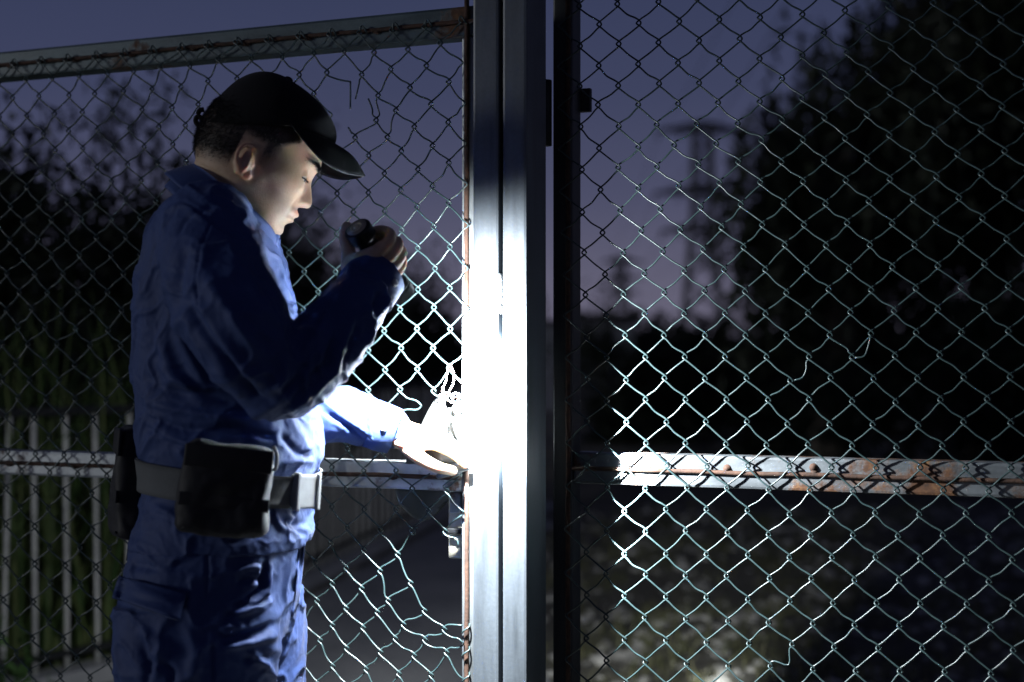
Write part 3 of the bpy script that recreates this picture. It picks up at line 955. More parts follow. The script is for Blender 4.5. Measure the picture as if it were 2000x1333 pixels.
M["pylon"] = mat_plain("pylon_steel", (0.03, 0.032, 0.036), 0.7, 0.0, .1, 1, 0)
def pylon(px, ytop, ybase, Y, arms, wtop, wbase, label, t=.17):
    top = P(px, ytop, Y); H = top[2]; x0 = top[0]
    root = empty("pylon", (x0, Y, 0)); tag(root, label, "pylon", "power pylons against the dusk sky")
    zs = np.concatenate([np.linspace(0, H * .62, 6), np.linspace(H * .62, H, 8)[1:]])
    def half(z):
        f = z / H
        return (wbase + (wtop * 1.15 - wbase) * min(1, f / .62)) if f < .62 else wtop * (1.15 - .15 * (f - .62) / .38)
    cor = lambda z, a, b2: np.array([x0 + a * half(z), Y + b2 * half(z), z])
    for a in (-1, 1):
        for b2 in (-1, 1):
            V, Fc = tube_vf([cor(z, a, b2) for z in zs], t, 4); mk("leg", V, Fc, M["pylon"], root)
    g = Geo()
    for z0, z1 in zip(zs[:-1], zs[1:]):
        for s, b2 in ((1, -1), (1, 1)):
            for sg in (-1, 1):
                V, Fc = tube_vf([cor(z0, -sg, b2), cor(z1, sg, b2)], t * .6, 4); g.add(V, Fc)
                V, Fc = tube_vf([np.array([x0 + b2 * half(z0), Y - sg * half(z0), z0]), np.array([x0 + b2 * half(z1), Y + sg * half(z1), z1])], t * .6, 4); g.add(V, Fc)
    tag(g.build("lattice_bracing", M["pylon"], root), kind="stuff")
    for (ay, l0, l1) in arms:
        za = P(px, ay, Y)[2]
        g = Geo(); L = (P(l1, ay, Y)[0] - P(l0, ay, Y)[0]); xl = P(l0, ay, Y)[0]; xr = xl + L; hh = H * .022
        hw = half(za)
        for b2 in (-1, 1):
            V, Fc = tube_vf([(xl, Y, za), (x0, Y + b2 * hw, za), (xr, Y, za)], t * .8, 4); g.add(V, Fc)
            V, Fc = tube_vf([(xl, Y, za), (x0, Y + b2 * hw, za + hh * 1.6), (xr, Y, za)], t * .8, 4); g.add(V, Fc)
        for f in np.linspace(.12, .88, 9):
            xx = xl + (xr - xl) * f
            k = 1 - abs(xx - x0) / max(abs(xl - x0), abs(xr - x0))
            V, Fc = tube_vf([(xx, Y, za), (xx + L * .04, Y, za + hh * 1.6 * k)], t * .6, 4); g.add(V, Fc)
        for xx in (xl, xr, (xl + x0) / 2, (xr + x0) / 2):
            V, Fc = tube_vf([(xx, Y, za), (xx, Y, za - H * .035)], t * .7, 5); g.add(V, Fc)
        mk("cross_arm", g.V, g.F, M["pylon"], root)
pylon(1372, 244, 640, 120, [(256, 1285, 1452), (378, 1278, 1425), (452, 1292, 1432)], .75, 1.9, "tall lattice pylon with three arms left of the willow", .15)
pylon(1212, 500, 640, 240, [(512, 1175, 1255), (545, 1178, 1250), (572, 1182, 1246)], .9, 2.4, "smaller pylon farther off near the gate stile", .2)
# power lines that run from arm to arm and on over the view
g = Geo()
pa = [(1285, 262, 120), (1452, 262, 120), (1278, 384, 120), (1425, 384, 120), (1292, 458, 120), (1432, 458, 120)]
pb = [(1175, 516, 240), (1255, 516, 240), (1178, 549, 240), (1250, 549, 240), (1182, 576, 240), (1246, 576, 240)]
for (a, b2) in zip(pa, pb):
    A, B = P(*a), P(*b2)
    for S, E in ((A, B), (A, A + (A - B) * np.array([1, .8, .4]))):
        t = np.linspace(0, 1, 17)[:, None]
        pts = S + (E - S) * t; pts[:, 2] -= 4 * 2.0 * (t * (1 - t))[:, 0]
        V, Fc = tube_vf(pts, .022, 4); g.add(V, Fc)
tag(g.build("power_lines", M["dark_steel"]), "thin power lines slung between the far pylons", "power lines", kind="stuff")
# ================================================================== THE GUARD
YB = 2.35
M["skin"] = m = bpy.data.materials.new("skin"); nt, n, l, b = nodes_of(m)
c = ramp(nt, noise_tex(nt, 28, 5, .6), [(0.3, (0.45, 0.31, 0.205)), (0.55, (0.54, 0.39, 0.265)), (0.75, (0.59, 0.435, 0.305))])
pig = n.new("ShaderNodeAttribute"); pig.attribute_name = "pigment"
c = mixc(nt, pig.outputs["Fac"], c, (0.030, 0.026, 0.026))
red = n.new("ShaderNodeAttribute"); red.attribute_name = "flush"
c = mixc(nt, red.outputs["Fac"], c, (0.46, 0.17, 0.13))
l.new(c, b.inputs["Base Color"]); b.inputs["Roughness"].default_value = 0.52
b.inputs["Subsurface Weight"].default_value = 0.3
b.inputs["Subsurface Radius"].default_value = (0.010, 0.004, 0.002)
b.inputs["Subsurface Scale"].default_value = 1.2
b.inputs["Specular IOR Level"].default_value = 0.4
bump(nt, b, math_n(nt, 'ADD', noise_tex(nt, 420, 4, .6), math_n(nt, 'MULTIPLY', noise_tex(nt, 90, 4, .6), 1.2)), 0.5, 0.0014)

def mat_cloth(name, col, rough=.85, weave=900, sheen=.1, spec=.25, seam=0.0):
    m = bpy.data.materials.new(name); nt, n, l, b = nodes_of(m)
    f1 = noise_tex(nt, 9, 5, .6); f2 = noise_tex(nt, 240, 2, .5)
    c = ramp(nt, f1, [(0.3, tuple(x * .82 for x in col)), (0.7, tuple(x * 1.12 for x in col))])
    l.new(mixc(nt, math_n(nt, 'MULTIPLY', f2, .4), c, tuple(x * .6 for x in col)), b.inputs["Base Color"])
    b.inputs["Roughness"].default_value = rough
    b.inputs["Sheen Weight"].default_value = sheen
    b.inputs["Sheen Roughness"].default_value = .5
    b.inputs["Specular IOR Level"].default_value = spec
    w = noise_tex(nt, weave, 2, .5)
    big = noise_tex(nt, 30, 4, .6)
    bump(nt, b, math_n(nt, 'ADD', math_n(nt, 'MULTIPLY', w, .25), big), .35, .003)
    return m
M["navy"] = mat_cloth("navy_cloth", (0.026, 0.054, 0.175), .7, sheen=.04, spec=.35)
M["black_cloth"] = mat_cloth("black_cloth", (0.008, 0.008, 0.010), .9, sheen=.02)
M["black_nylon"] = mat_cloth("black_nylon", (0.013, 0.014, 0.017), .6, sheen=.05)
M["webbing"] = mat_cloth("grey_webbing", (0.12, 0.13, 0.135), .8, 500, .05)
M["buckle"] = mat_plain("grey_plastic", (0.33, 0.34, 0.35), .45, 0, .1, 40, .1)
M["hair"] = mat_plain("black_hair", (0.012, 0.011, 0.011), .55, 0, .3, 60, 0)
M["eye"] = mat_plain("eye_white", (0.6, 0.56, 0.52), .2, 0, .05, 20, 0)

# ---- head in its own axes: f forward, u up, l to the guard's right (towards the camera), millimetres
HO = P(500, 320, YB)
HT = R(27)
HF = np.array([math.cos(HT) * math.cos(R(10)), math.sin(R(10)), -math.sin(HT)]); HF /= np.linalg.norm(HF)
HLt = np.array([math.sin(R(10)), -math.cos(R(10)), 0]); HLt = HLt - HF * np.dot(HLt, HF); HLt /= np.linalg.norm(HLt)
HU = np.cross(HLt, HF) * -1
if HU[2] < 0: HU = -HU
def hw(f, u, lt):
    return HO + (np.multiply.outer(np.asarray(f, float), HF) + np.multiply.outer(np.asarray(u, float), HU) + np.multiply.outer(np.asarray(lt, float), HLt)) / 1000
def h2(px, py, lt=0):
    """pixel (at the middle of the head) -> (f, u)"""
    v = P(px, py, YB) - HO
    return float(np.dot(v, HF) * 1000), float(np.dot(v, HU) * 1000)

def tab(u, xs, ys):
    return np.interp(u, xs, ys)
uB = [-100, -95, -90, -80, -60, -45, -25, 0, 30, 60, 90, 110, 118, 122]
vB = [52, 40, 15, -20, -52, -86, -98, -106, -108, -104, -88, -60, -35, -12]
uF = [-100, -96, -90, -83, -76, -70, -60, -45, -30, -10, 3, 15, 25, 35, 45, 60, 75, 95, 110, 118, 122]
vF = [62, 77, 85.5, 88.3, 88.0, 86.8, 89.3, 91, 90.5, 89.5, 88.8, 88.8, 91.5, 93, 94.5, 91, 84, 66, 40, 12, -8]
uW = [-100, -96, -91, -83, -70, -50, -30, -10, 15, 45, 75, 95, 110, 118, 122]
vW = [11, 24, 36, 47, 57, 66, 71, 74, 76, 78, 74, 63, 43, 20, 6]
uC = [-100, -92, -80, -50, -20, 122]
vC = [57, 48, 28, 0, -10, -10]
NU, NT = 240, 240
us = np.concatenate([np.linspace(-99, 30, 190), np.linspace(31, 121, 60)])
th = np.linspace(0, 2 * np.pi, NT, endpoint=False)
def head_pt(U, T):
    Fm, Bm, W, fc = tab(U, uF, vF), tab(U, uB, vB), tab(U, uW, vW), tab(U, uC, vC)
    c, s = np.cos(T), np.sin(T)
    pF = 2.10 + .42 * np.exp(-((U + 8) / 32) ** 4)
    p = np.where(c > 0, pF, 2.1)
    ex = 2 / p
    cf = np.sign(c) * np.abs(c) ** ex; sf = np.sign(s) * np.abs(s) ** ex
    f = fc + np.where(c > 0, (Fm - fc), (fc - Bm)) * cf
    lt = W * sf
    front = np.clip((f - 20) / 40, 0, 1)
    al = np.abs(lt)
    G = lambda x, w: np.exp(-(x / w) ** 2)
    # nose
    N = tab(U, [-34, -31, -28.5, -26, -22, -18.5, -10.6, 3, 10, 15, 20, 30], [0, 3.2, 11.5, 17.5, 20, 20.4, 18.4, 10.6, 6.2, 4.4, 2.0, 0])
    w = tab(U, [-34, -27, -20, -10, 3, 15, 30], [11, 12, 12.5, 9.5, 8, 8, 12])
    df = N * G(lt, w)
    df += 6.5 * G(U + 22, 6) * G(al - 14.5, 5)                     # wings of the nose
    df -= 4.0 * G(U + 27.5, 2.6) * G(al - 8, 4)                    # nostrils
    # lips
    Lp = tab(U, [-70, -66, -62.6, -60, -57.5, -54, -52, -50, -47, -44, -41.5, -39, -35, -32], [0, .8, 3.2, 6.4, 8.2, 6.8, 4.6, 6.6, 9.8, 10.2, 8.4, 4.6, 2.6, 1.5])
    df += Lp * np.exp(-np.abs(lt / 22) ** 2.2)
    df -= 2.6 * G(U + 51.8, 1.5) * np.clip(1 - (al / 27) ** 4, 0, 1)
    df -= 2.0 * G(U + 53, 4) * G(al - 27, 4.5)                     # mouth corners
    df += 2.2 * G(U + 81, 9) * G(lt, 17)                           # chin
    # brow, sockets, cheeks
    df += 3.6 * G(U - 40, 7) * G(al - 24, 20)
    df -= 8.0 * G(U - 18, 10) * G(al - 29, 14)
    df -= 3.0 * G(U - 4, 9) * G(al - 17, 7)
    df += 5.0 * G(U + 6, 13) * G(al - 46, 15)
    df -= 2.0 * G(U + 36, 14) * G(al - 31, 4)                      # fold beside the mouth
    df += 2.5 * G(U + 52, 14) * G(al - 40, 11)
    f = f + df * front
    dl = np.sign(lt) * (2.5 * G(U + 5, 13) * G(f - 45, 22) - 4.5 * G(U - 42, 16) * G(f - 62, 18) - 3.5 * G(U + 34, 14) * G(f - 38, 16) + 3.5 * G(U + 55, 14) * G(f + 2, 22))
    lt = lt + dl
    return f, lt
UU, TT = np.meshgrid(us, th, indexing='ij')
hf, hl = head_pt(UU, TT)
rings = [hw(hf[i], np.full(NT, us[i]), hl[i]) for i in range(len(us))]
pieces = [loft_vf(rings)]
def ell(c, axes, rad, n=14, m=20):
    """ellipsoid at c with unit axes and radii"""
    rg = []
    for a in np.linspace(-np.pi / 2 + .12, np.pi / 2 - .12, n):
        t = np.arange(m) * 2 * np.pi / m
        rg.append(c + np.multiply.outer(np.cos(t), axes[0]) * rad[0] * math.cos(a) + np.multiply.outer(np.sin(t), axes[1]) * rad[1] * math.cos(a) + axes[2] * rad[2] * math.sin(a))
    return loft_vf(rg)
HA = (HF, HLt, HU)
for sg in (1, -1):
    # eyelids over the eyeball: upper lid lowered, lower lid
    pieces.append(ell(hw(71.5, 16.5, sg * 31), HA, (.0128, .0138, .0118)))
    pieces.append(ell(hw(71.0, 8.0, sg * 31), HA, (.0120, .0135, .0082)))
    # ear: shell, rim, lobe, tragus
    E = lambda px, py, lt: hw(*h2(481 + (px - 480) * .82, 328 + (py - 316) * .84), sg * (76.5 + (lt - 77) * .8))
    rim = [E(500, 296, 77), E(496, 285, 81), E(484, 280, 86), E(469, 285, 91), E(459, 299, 93), E(457, 315, 92), E(462, 332, 87), E(470, 345, 82), E(478, 353, 79), E(485, 348, 77), E(487, 338, 76)]
    V, Fc = tube_vf(catmull(rim, 6), np.interp(np.linspace(0, 1, 61), [0, .1, .5, .75, .88, 1], [.0030, .0036, .0038, .0040, .0052, .0032]), 10, round_caps=True); pieces.append((V, Fc))
    anti = [E(488, 292, 80), E(477, 299, 84.5), E(471, 312, 86.5), E(471, 325, 85), E(476, 336, 81.5)]
    V, Fc = tube_vf(catmull(anti, 5), .0036, 8, round_caps=True); pieces.append((V, Fc))
    nrm = (HLt * sg * .86 - HF * .5); nrm /= np.linalg.norm(nrm)
    t1 = np.cross(nrm, HU); t1 /= np.linalg.norm(t1); t2 = np.cross(nrm, t1)
    pieces.append(ell(E(472, 314, 82), (t1, t2, nrm), (.0145, .026, .0032)))
    pieces.append(ell(E(483, 318, 74), (HF, HU, HLt), (.010, .021, .010)))
    pieces.append(ell(E(491, 322, 78), (HF, HU, HLt), (.0042, .0066, .0042)))
# neck, shoulders and a plain trunk under the clothes
def pt(px, py, Y=YB): return P(px, py, Y)
V, Fc = tube_vf(catmull([pt(462, 300), pt(448, 350), pt(432, 400), pt(420, 460)], 6), np.interp(np.linspace(0, 1, 19), [0, .4, 1], [.062, .061, .068]), 24, round_caps=True); pieces.append((V, Fc))
V, Fc = tube_vf(catmull([pt(500, 395), pt(470, 425), pt(440, 470)], 6), .052, 20, round_caps=True); pieces.append((V, Fc))
trunk_r = [(440, 420, 0.07, .13), (540, 412, .095, .16), (700, 432, .125, .15), (860, 445, .13, .14), (1000, 435, .125, .15), (1120, 420, .125, .155), (1200, 412, .115, .15)]
def oval(c, ax, ay, n=40, p=2.3):
    t = np.arange(n) * 2 * np.pi / n
    cs, sn = np.cos(t), np.sin(t)
    x = np.sign(cs) * np.abs(cs) ** (2 / p) * ax; y = np.sign(sn) * np.abs(sn) ** (2 / p) * ay
    return c + np.stack([x, y, np.zeros(n)], 1)
pieces.append(loft_vf([oval(pt(cx, y), ax, ay) for y, cx, ax, ay in trunk_r]))

# ---- arms: joints --------------------------------------------------------------
SH_R, EL_R, WR_R = pt(418, 478, 2.18), pt(556, 748, 2.13), pt(737, 545, 2.245)
SH_L, EL_L, WR_L = pt(430, 490, 2.52), pt(572, 792, 2.49), pt(772, 846, 2.505)
for a, e_, w in ((SH_R, EL_R, WR_R), (SH_L, EL_L, WR_L)):
    V, Fc = tube_vf([a, a * .5 + e_ * .5, e_], [.050, .043, .030], 16, round_caps=True); pieces.append((V, Fc))
    V, Fc = tube_vf([e_, e_ * .6 + w * .4, w], [.030, .031, .026], 16, round_caps=True); pieces.append((V, Fc))

# ---- torch axis (needed for the gripping hand) ------------------------------------
TT0 = P(697, 446, 2.215)
TAX = np.array([0.42, 0.62, -0.66]); TAX /= np.linalg.norm(TAX)
TLEN = 0.150
TH = TT0 + TAX * TLEN
# hand frame: a along the barrel (towards the lamp), bcam towards the camera, cdir along the proximal fingers
bc = np.array([-0.35, -1, 0.10]); bc = bc - TAX * np.dot(bc, TAX); bc /= np.linalg.norm(bc)
cd = np.cross(TAX, bc); cd /= np.linalg.norm(cd)
if cd[0] < 0: cd = -cd
RBAR = 0.0165
def hp(a, b2, c): return TT0 + TAX * a + bc * b2 + cd * c

def finger(pts, r0, r1):
    pts = np.array(pts); pp = catmull(pts, 5)
    V, Fc = tube_vf(pp, np.linspace(r0, r1, len(pp)), 12, round_caps=True)
    return V, Fc
hand_r = []
fa = [0.034, 0.053, 0.071, 0.087]                     # where the four fingers sit along the barrel
fr = [.0098, .0100, .0094, .0082]
fl = [1.0, 1.06, 1.0, .84]
for q in range(4):
    a, r_, s = fa[q], fr[q], fl[q]
    k = RBAR + r_ * .9
    p = [hp(a + .010, k + .010, -.012), hp(a + .003, k + .007, .016), hp(a, k * .72, .034 * s + .003), hp(a, -k * .10, .040 * s), hp(a, -k * .86, .022), hp(a + .001, -k * 1.02, .002), hp(a + .002, -k * .86, -.014)]
    hand_r.append(finger(p, r_ * 1.08, r_ * .8))
    # knuckle
    hand_r.append(ell(hp(a, k * .92, .026 * s), (TAX, bc, cd), (r_ * 1.12, r_ * 1.0, r_ * 1.25)))
# palm / back of the hand
rg = []
for c_, a0_, a1_, b0_, b1_ in ((-.050, .040, .088, RBAR - .012, RBAR + .020), (-.036, .030, .092, RBAR - .010, RBAR + .026), (-.015, .026, .096, RBAR - .003, RBAR + .026), (.008, .025, .096, RBAR - .002, RBAR + .022), (.022, .026, .095, RBAR - .002, RBAR + .017)):
    t = np.arange(28) * 2 * np.pi / 28
    ca = np.sign(np.cos(t)) * np.abs(np.cos(t)) ** (2 / 2.8); sa = np.sign(np.sin(t)) * np.abs(np.sin(t)) ** (2 / 2.8)
    rg.append(np.array([hp((a0_ + a1_) / 2 + (a1_ - a0_) / 2 * x, (b0_ + b1_) / 2 + (b1_ - b0_) / 2 * y, c_) for x, y in zip(ca, sa)]))
hand_r.append(loft_vf(rg))
# thumb: from the heel up the left of the barrel, tip against it near the tail
hand_r.append(finger([hp(.072, RBAR + .006, -.044), hp(.050, RBAR + .002, -.040), hp(.030, .010, -.0305), hp(.012, -.004, -.027), hp(.002, -.016, -.020)], .0140, .0092))
hand_r.append(finger([hp(.062, RBAR + .006, -.030), WR_R * .5 + hp(.066, RBAR + .006, -.04) * .5, WR_R], .026, .026))
pieces += hand_r

# ---- left hand: reaching to the latch, thumb below, fingers pressing ---------------
def lp(px, py, Y): return P(px, py, Y - .23)
hand_l = []
hand_l.append(finger([WR_L, lp(788, 850, 2.737), lp(806, 858, 2.738)], .027, .028))
wd = lp(838, 838, 2.75) - lp(846, 870, 2.70); wd /= np.linalg.norm(wd)
V, Fc = tube_vf(catmull([lp(778, 850, 2.735), lp(800, 853, 2.737), lp(824, 855, 2.741), lp(848, 861, 2.746)], 5), np.interp(np.linspace(0, 1, 16), [0, .3, .7, 1], [.0165, .0180, .0165, .0125]), 24, ratio=2.15, side=wd, round_caps=True)
hand_l.append((V, Fc))
for pts, r_ in (([(800, 858, 2.722), (845, 868, 2.730), (878, 882, 2.738), (897, 896, 2.752), (908, 908, 2.757)], .0100),
                ([(800, 851, 2.732), (847, 857, 2.735), (882, 871, 2.757), (900, 886, 2.772), (909, 898, 2.777)], .0102),
                ([(798, 845, 2.742), (843, 848, 2.752), (876, 861, 2.775), (893, 875, 2.788)], .0096),
                ([(795, 840, 2.750), (834, 841, 2.765), (860, 852, 2.785), (876, 863, 2.795)], .0084)):
    hand_l.append(finger([lp(*q) for q in pts], r_ * 1.1, r_ * .76))
    hand_l.append(ell(lp(*pts[1]) + np.array([0, 0, .002]), (np.array([1., 0, 0]), np.array([0, 1., 0]), np.array([0, 0, 1.])), (r_ * 1.3, r_ * 1.1, r_ * 1.1)))
hand_l.append(finger([lp(788, 864, 2.722), lp(806, 884, 2.715), lp(832, 902, 2.720), lp(858, 914, 2.728), lp(884, 920, 2.745)], .0150, .0088))
pieces += hand_l
# legs and feet (the frame ends at the thighs)
hipR, hipL = pt(418, 1150, 2.27), pt(425, 1150, 2.45)
kneR, kneL = np.array([-.49, 2.24, .50]), np.array([-.45, 2.47, .50])
ankR, ankL = np.array([-.53, 2.22, .09]), np.array([-.47, 2.50, .09])
for h_, k_, a_ in ((hipR, kneR, ankR), (hipL, kneL, ankL)):
    V, Fc = tube_vf(catmull([h_, k_, a_], 6), np.interp(np.linspace(0, 1, 13), [0, .5, .6, 1], [.078, .052, .054, .036]), 14, round_caps=True); pieces.append((V, Fc))
    V, Fc = tube_vf([a_ + np.array([-.04, 0, -.045]), a_ + np.array([.10, 0, -.055]), a_ + np.array([.17, 0, -.065])], [.033, .036, .022], 12, round_caps=True); pieces.append((V, Fc))

body_me = voxel_union(pieces, 0.0021, 3, .5)
# a little natural unevenness
Vb = get_v(body_me); Nb = get_n(body_me)
person = mk_me("person", body_me, M["skin"], None)
tag(person, "guard in navy uniform and black cap shining a torch on the gate latch", "person")
BODY = BVHTree.FromPolygons([tuple(v) for v in Vb], [tuple(p.vertices) for p in body_me.polygons])

# eyes, lids' lash line, brows
for sg in (1, -1):
    V, Fc = ell(hw(73.0, 11.8, sg * 31), HA, (.0118, .0128, .0098), 12, 18)
    eye = mk("eye", V, Fc, M["eye"], person, True)
    V, Fc = ell(hw(81.0, 10.6, sg * 32.0), HA, (.0044, .0056, .0056), 8, 12)
    mk("iris", V, Fc, M["hair"], eye, True)
g = Geo()
r = np.random.default_rng(3)
for sg in (1, -1):
    lash = []
    for t in np.linspace(-1, 1, 17):
        lt = sg * (31 - 13.5 * t); fx = 84.6 - 5.5 * t * t - (2.5 if t < 0 else 0) * t * t
        lash.append((fx, 11.3 + 1.3 * (1 - t * t) - 1.0, lt))
    V, Fc = tube_vf([hw(*q) for q in lash], .0008, 5); g.add(V, Fc)
    for q in range(60):
        t = r.uniform(-1, 1); i = int((t + 1) * 8)
        b0 = np.array(lash[i]) + r.normal(0, .3, 3)
        tip = b0 + np.array([5.0 + r.normal(0, 1), -2.6 + r.normal(0, .8), -sg * t * 2])
        V, Fc = tube_vf([hw(*b0), hw(*(b0 * .5 + tip * .5 + np.array([0, -.6, 0]))), hw(*tip)], [.00035, .0003, .0001], 3); g.add(V, Fc)
tag(g.build("eyelashes", M["hair"], person), kind="stuff")

def hairs(name, pick, n, ln, dirf, seed, r0=.00028):
    """short hairs grown on the skin where pick(f,u,l) gives a chance"""
    r = np.random.default_rng(seed)
    rel = Vb - HO
    f, u, lt = rel @ HF * 1000, rel @ HU * 1000, rel @ HLt * 1000
    pr = pick(f, u, lt)
    idx = np.nonzero(pr > 0)[0]
    if len(idx) == 0: return
    w = pr[idx] / pr[idx].sum()
    ch = r.choice(idx, n, p=w)
    base = Vb[ch] + r.normal(0, .0008, (n, 3)); nn = Nb[ch]
    d = dirf(f[ch], u[ch], lt[ch]) + r.normal(0, .25, (n, 3)) + nn * .55
    d /= np.linalg.norm(d, axis=1)[:, None]
    s = np.cross(d, r.normal(size=(n, 3))); s /= np.linalg.norm(s, axis=1)[:, None]
    L = (ln * (.6 + .7 * r.random(n)))[:, None] * np.clip(pr[ch], .3, 1)[:, None]
    q = np.stack([base - s * r0, base + s * r0, base + d * L + s * r0 * .3, base + d * L - s * r0 * .3], 1)
    o = mk_me(name, quads_mesh(name, q), M["hair"], person); tag(o, kind="stuff"); return o
def scalp(f, u, lt):
    al = np.abs(lt)
    # hairline: nape, behind the ear, over the ear, sideburn in front of it
    nape = np.clip((u + 42 + (f + 90) * -.12) / 26, 0, 1) * (f < -35)
    over = np.clip((u - 24) / 14, 0, 1) * (f >= -35) * (f < 16)
    temple = np.clip((u - 22 - np.clip(f - 16, 0, 99) * .95) / 10, 0, 1) * (f >= 16) * (f < 52)
    burn = np.clip((u + 14) / 34, 0, 1) * np.clip((f - 2) / 6, 0, 1) * np.clip((30 - f) / 16, 0, 1)
    ear = (al > 79.5) & (f < 2) & (f > -62) & (u < 40)
    p = np.maximum(np.maximum(nape, over), np.maximum(temple, burn * .8))
    p[ear | (al < 30) & (f > 0) | (u < -45)] = 0
    return p
relh = Vb - HO
hf_, hu_, hl_ = relh @ HF * 1000, relh @ HU * 1000, relh @ HLt * 1000
beard = .20 * np.clip((-28 - hu_) / 14, 0, 1) * np.clip((hf_ + 5) / 20, 0, 1) * (hu_ > -100) * (np.abs(hl_) < 70)
lips = np.exp(-((hu_ + 50) / 9.5) ** 4) * np.clip((hf_ - 84 - 0 * hl_) / 5, 0, 1) * (np.abs(hl_) < 26)
pigv = np.clip(.93 * scalp(hf_, hu_, hl_) ** .8 + beard * (1 - lips), 0, 1)
nos = np.exp(-((hu_ + 18) / 14) ** 2) * np.clip((hf_ - 92) / 10, 0, 1)
earm = ((np.abs(hl_) > 79.5) & (np.abs(hu_) < 45) & (hf_ < 12)) * 1.0
flush = np.clip(.25 * lips + .22 * nos + .20 * earm, 0, 1) * (np.linalg.norm(relh, axis=1) < .16)
pigv *= (np.linalg.norm(relh, axis=1) < .17)
for nm_, vals in (("pigment", pigv), ("flush", flush)):
    at = body_me.attributes.new(nm_, 'FLOAT', 'POINT'); at.data.foreach_set("value", vals.astype(np.float32))
hairs("hair", scalp, 30000, .0062, lambda f, u, lt: -HU[None, :] * .9 - HF[None, :] * .35 + 0 * f[:, None], 4, .00026)
def brow(f, u, lt):
    al = np.abs(lt); c0 = 37.5 + 3.5 * np.exp(-((al - 34) / 14) ** 2)
    return np.exp(-((u - c0) / 4.0) ** 2) * ((al > 9) & (al < 50) & (f > 40)) * (np.abs(u - c0) < 8) * np.clip((54 - al) / 22, .15, 1)
hairs("eyebrows", brow, 1500, .0058, lambda f, u, lt: HLt[None, :] * np.sign(lt)[:, None] * .9 + HU[None, :] * .15, 5, .00032)

# ---- cap ---------------------------------------------------------------------
def sq(x, e_): return np.sign(x) * np.abs(x) ** e_
rg = []
T = np.linspace(0, 2 * np.pi, 72, endpoint=False)
c, s = np.cos(T), np.sin(T)
bf = np.where(c > 0, 3 + 97 * sq(c, .95), 3 + 109 * sq(c, .95)); bl = 83 * sq(s, .92)
bu = np.interp(bf, [-106, -60, 27, 99], [16, 30, 71, 88])
for v in np.linspace(0, 1, 26):
    a = v * np.pi / 2
    ev = np.where(c > 0, 1.12, .80)
    ch, sh = np.cos(a) ** ev, np.sin(a) ** np.where(c > 0, 1.0, .86)
    if v > .999: ch = ch * 0 + .015
    f = -16 + (bf + 16) * ch; lt = bl * ch; u = bu + (149 - bu) * sh
    rg.append(hw(f, u, lt))
V, Fc = loft_vf(rg, caps=False)
cap_me = mesh_from("cap", V, list(Fc) + [tuple((25) * 72 + k for k in range(72))], True)
cap = mk_me("cap", cap_me, M["black_cloth"], person)
sd = cap.modifiers.new("thick", 'SOLIDIFY'); sd.thickness = .0025; sd.offset = 1
# visor
side = [(24, 72, 81), (58, 57.5, 79), (92, 46, 72), (118, 45.5, 60), (142, 51, 41), (160, 61, 18), (167, 66, 0)]
sidep = catmull(side, 6)
half = len(sidep)
inn = catmull([(24, 73, 81), (52, 76, 74), (78, 82, 55), (93, 86, 28), (98, 88, 0)], 9)[:half]
inn = np.array([np.interp(np.linspace(0, 1, half), np.linspace(0, 1, len(inn)), inn[:, k]) for k in range(3)]).T
full_o = np.vstack([sidep, sidep[::-1][1:] * np.array([1, 1, -1])]); full_i = np.vstack([inn, inn[::-1][1:] * np.array([1, 1, -1])])
V, Fc = [], []
NV = 10
for q in range(NV + 1):
    t = q / NV
    row = full_i * (1 - t) + full_o * t
    row[:, 1] += 9 * np.sin(np.pi * t) * (1 - (row[:, 2] / 84) ** 2) 
    V += [tuple(x) for x in hw(row[:, 0], row[:, 1], row[:, 2])]
nc = len(full_o)
for q in range(NV):
    for k in range(nc - 1): Fc.append((q * nc + k, q * nc + k + 1, (q + 1) * nc + k + 1, (q + 1) * nc + k))
vis = mk("visor", V, Fc, M["black_cloth"], cap, True)
sd = vis.modifiers.new("thick", 'SOLIDIFY'); sd.thickness = .004; sd.offset = 0
V, Fc = ell(hw(-16, 150, 0), HA, (.0075, .0075, .0042), 8, 12); mk("button", V, Fc, M["black_cloth"], cap, True)
g = Geo()
for p in ([(395, 232), (386, 228), (382, 236), (388, 246), (397, 244)], [(398, 214), (390, 216), (386, 224)]):
    for dy in (-.012, .0, .012):
        V, Fc = tube_vf(catmull([P(x, y, YB + dy) for x, y in p], 4), .0042, 7); g.add(V, Fc)
g.build("strap", M["black_cloth"], cap, True)

# ---- jacket ------------------------------------------------------------------
jr = [(385, 352, 440, .10, 0), (405, 326, 480, .14, 0), (435, 312, 522, .172, 0), (470, 294, 543, .188, 0), (540, 276, 556, .190, 0), (620, 267, 582, .184, 0), (700, 268, 600, .176, 0),
      (780, 274, 613, .172, 0), (850, 276, 625, .172, 0), (890, 284, 629, .170, 0), (930, 289, 616, .163, 0), (965, 288, 607, .163, 0), (1000, 281, 608, .171, 0), (1040, 270, 612, .180, 0), (1062, 264, 604, .182, 0)]
jy = np.array([q[0] for q in jr], float); jb = np.array([q[1] for q in jr], float); jf = np.array([q[2] for q in jr], float); jw = np.array([q[3] for q in jr])
def jring(y, grow=0.0, n=64, p=2.35):
    xb, xf, w = np.interp(y, jy, jb), np.interp(y, jy, jf), np.interp(y, jy, jw)
    a, b2 = P(xb, y, YB), P(xf, y, YB)
    return oval((a + b2) / 2, np.linalg.norm(b2 - a) / 2 + grow, w + grow, n, p)
jp = [loft_vf([jring(y) for y in np.concatenate([np.linspace(385, 1055, 50), [1062]])])]
def sleeve(pts, rad):
    pp = catmull(pts, 8); t = np.linspace(0, 1, len(pp)); rr = np.interp(t, np.linspace(0, 1, len(rad)), rad)
    return tube_vf(pp, rr, 28, round_caps=True)
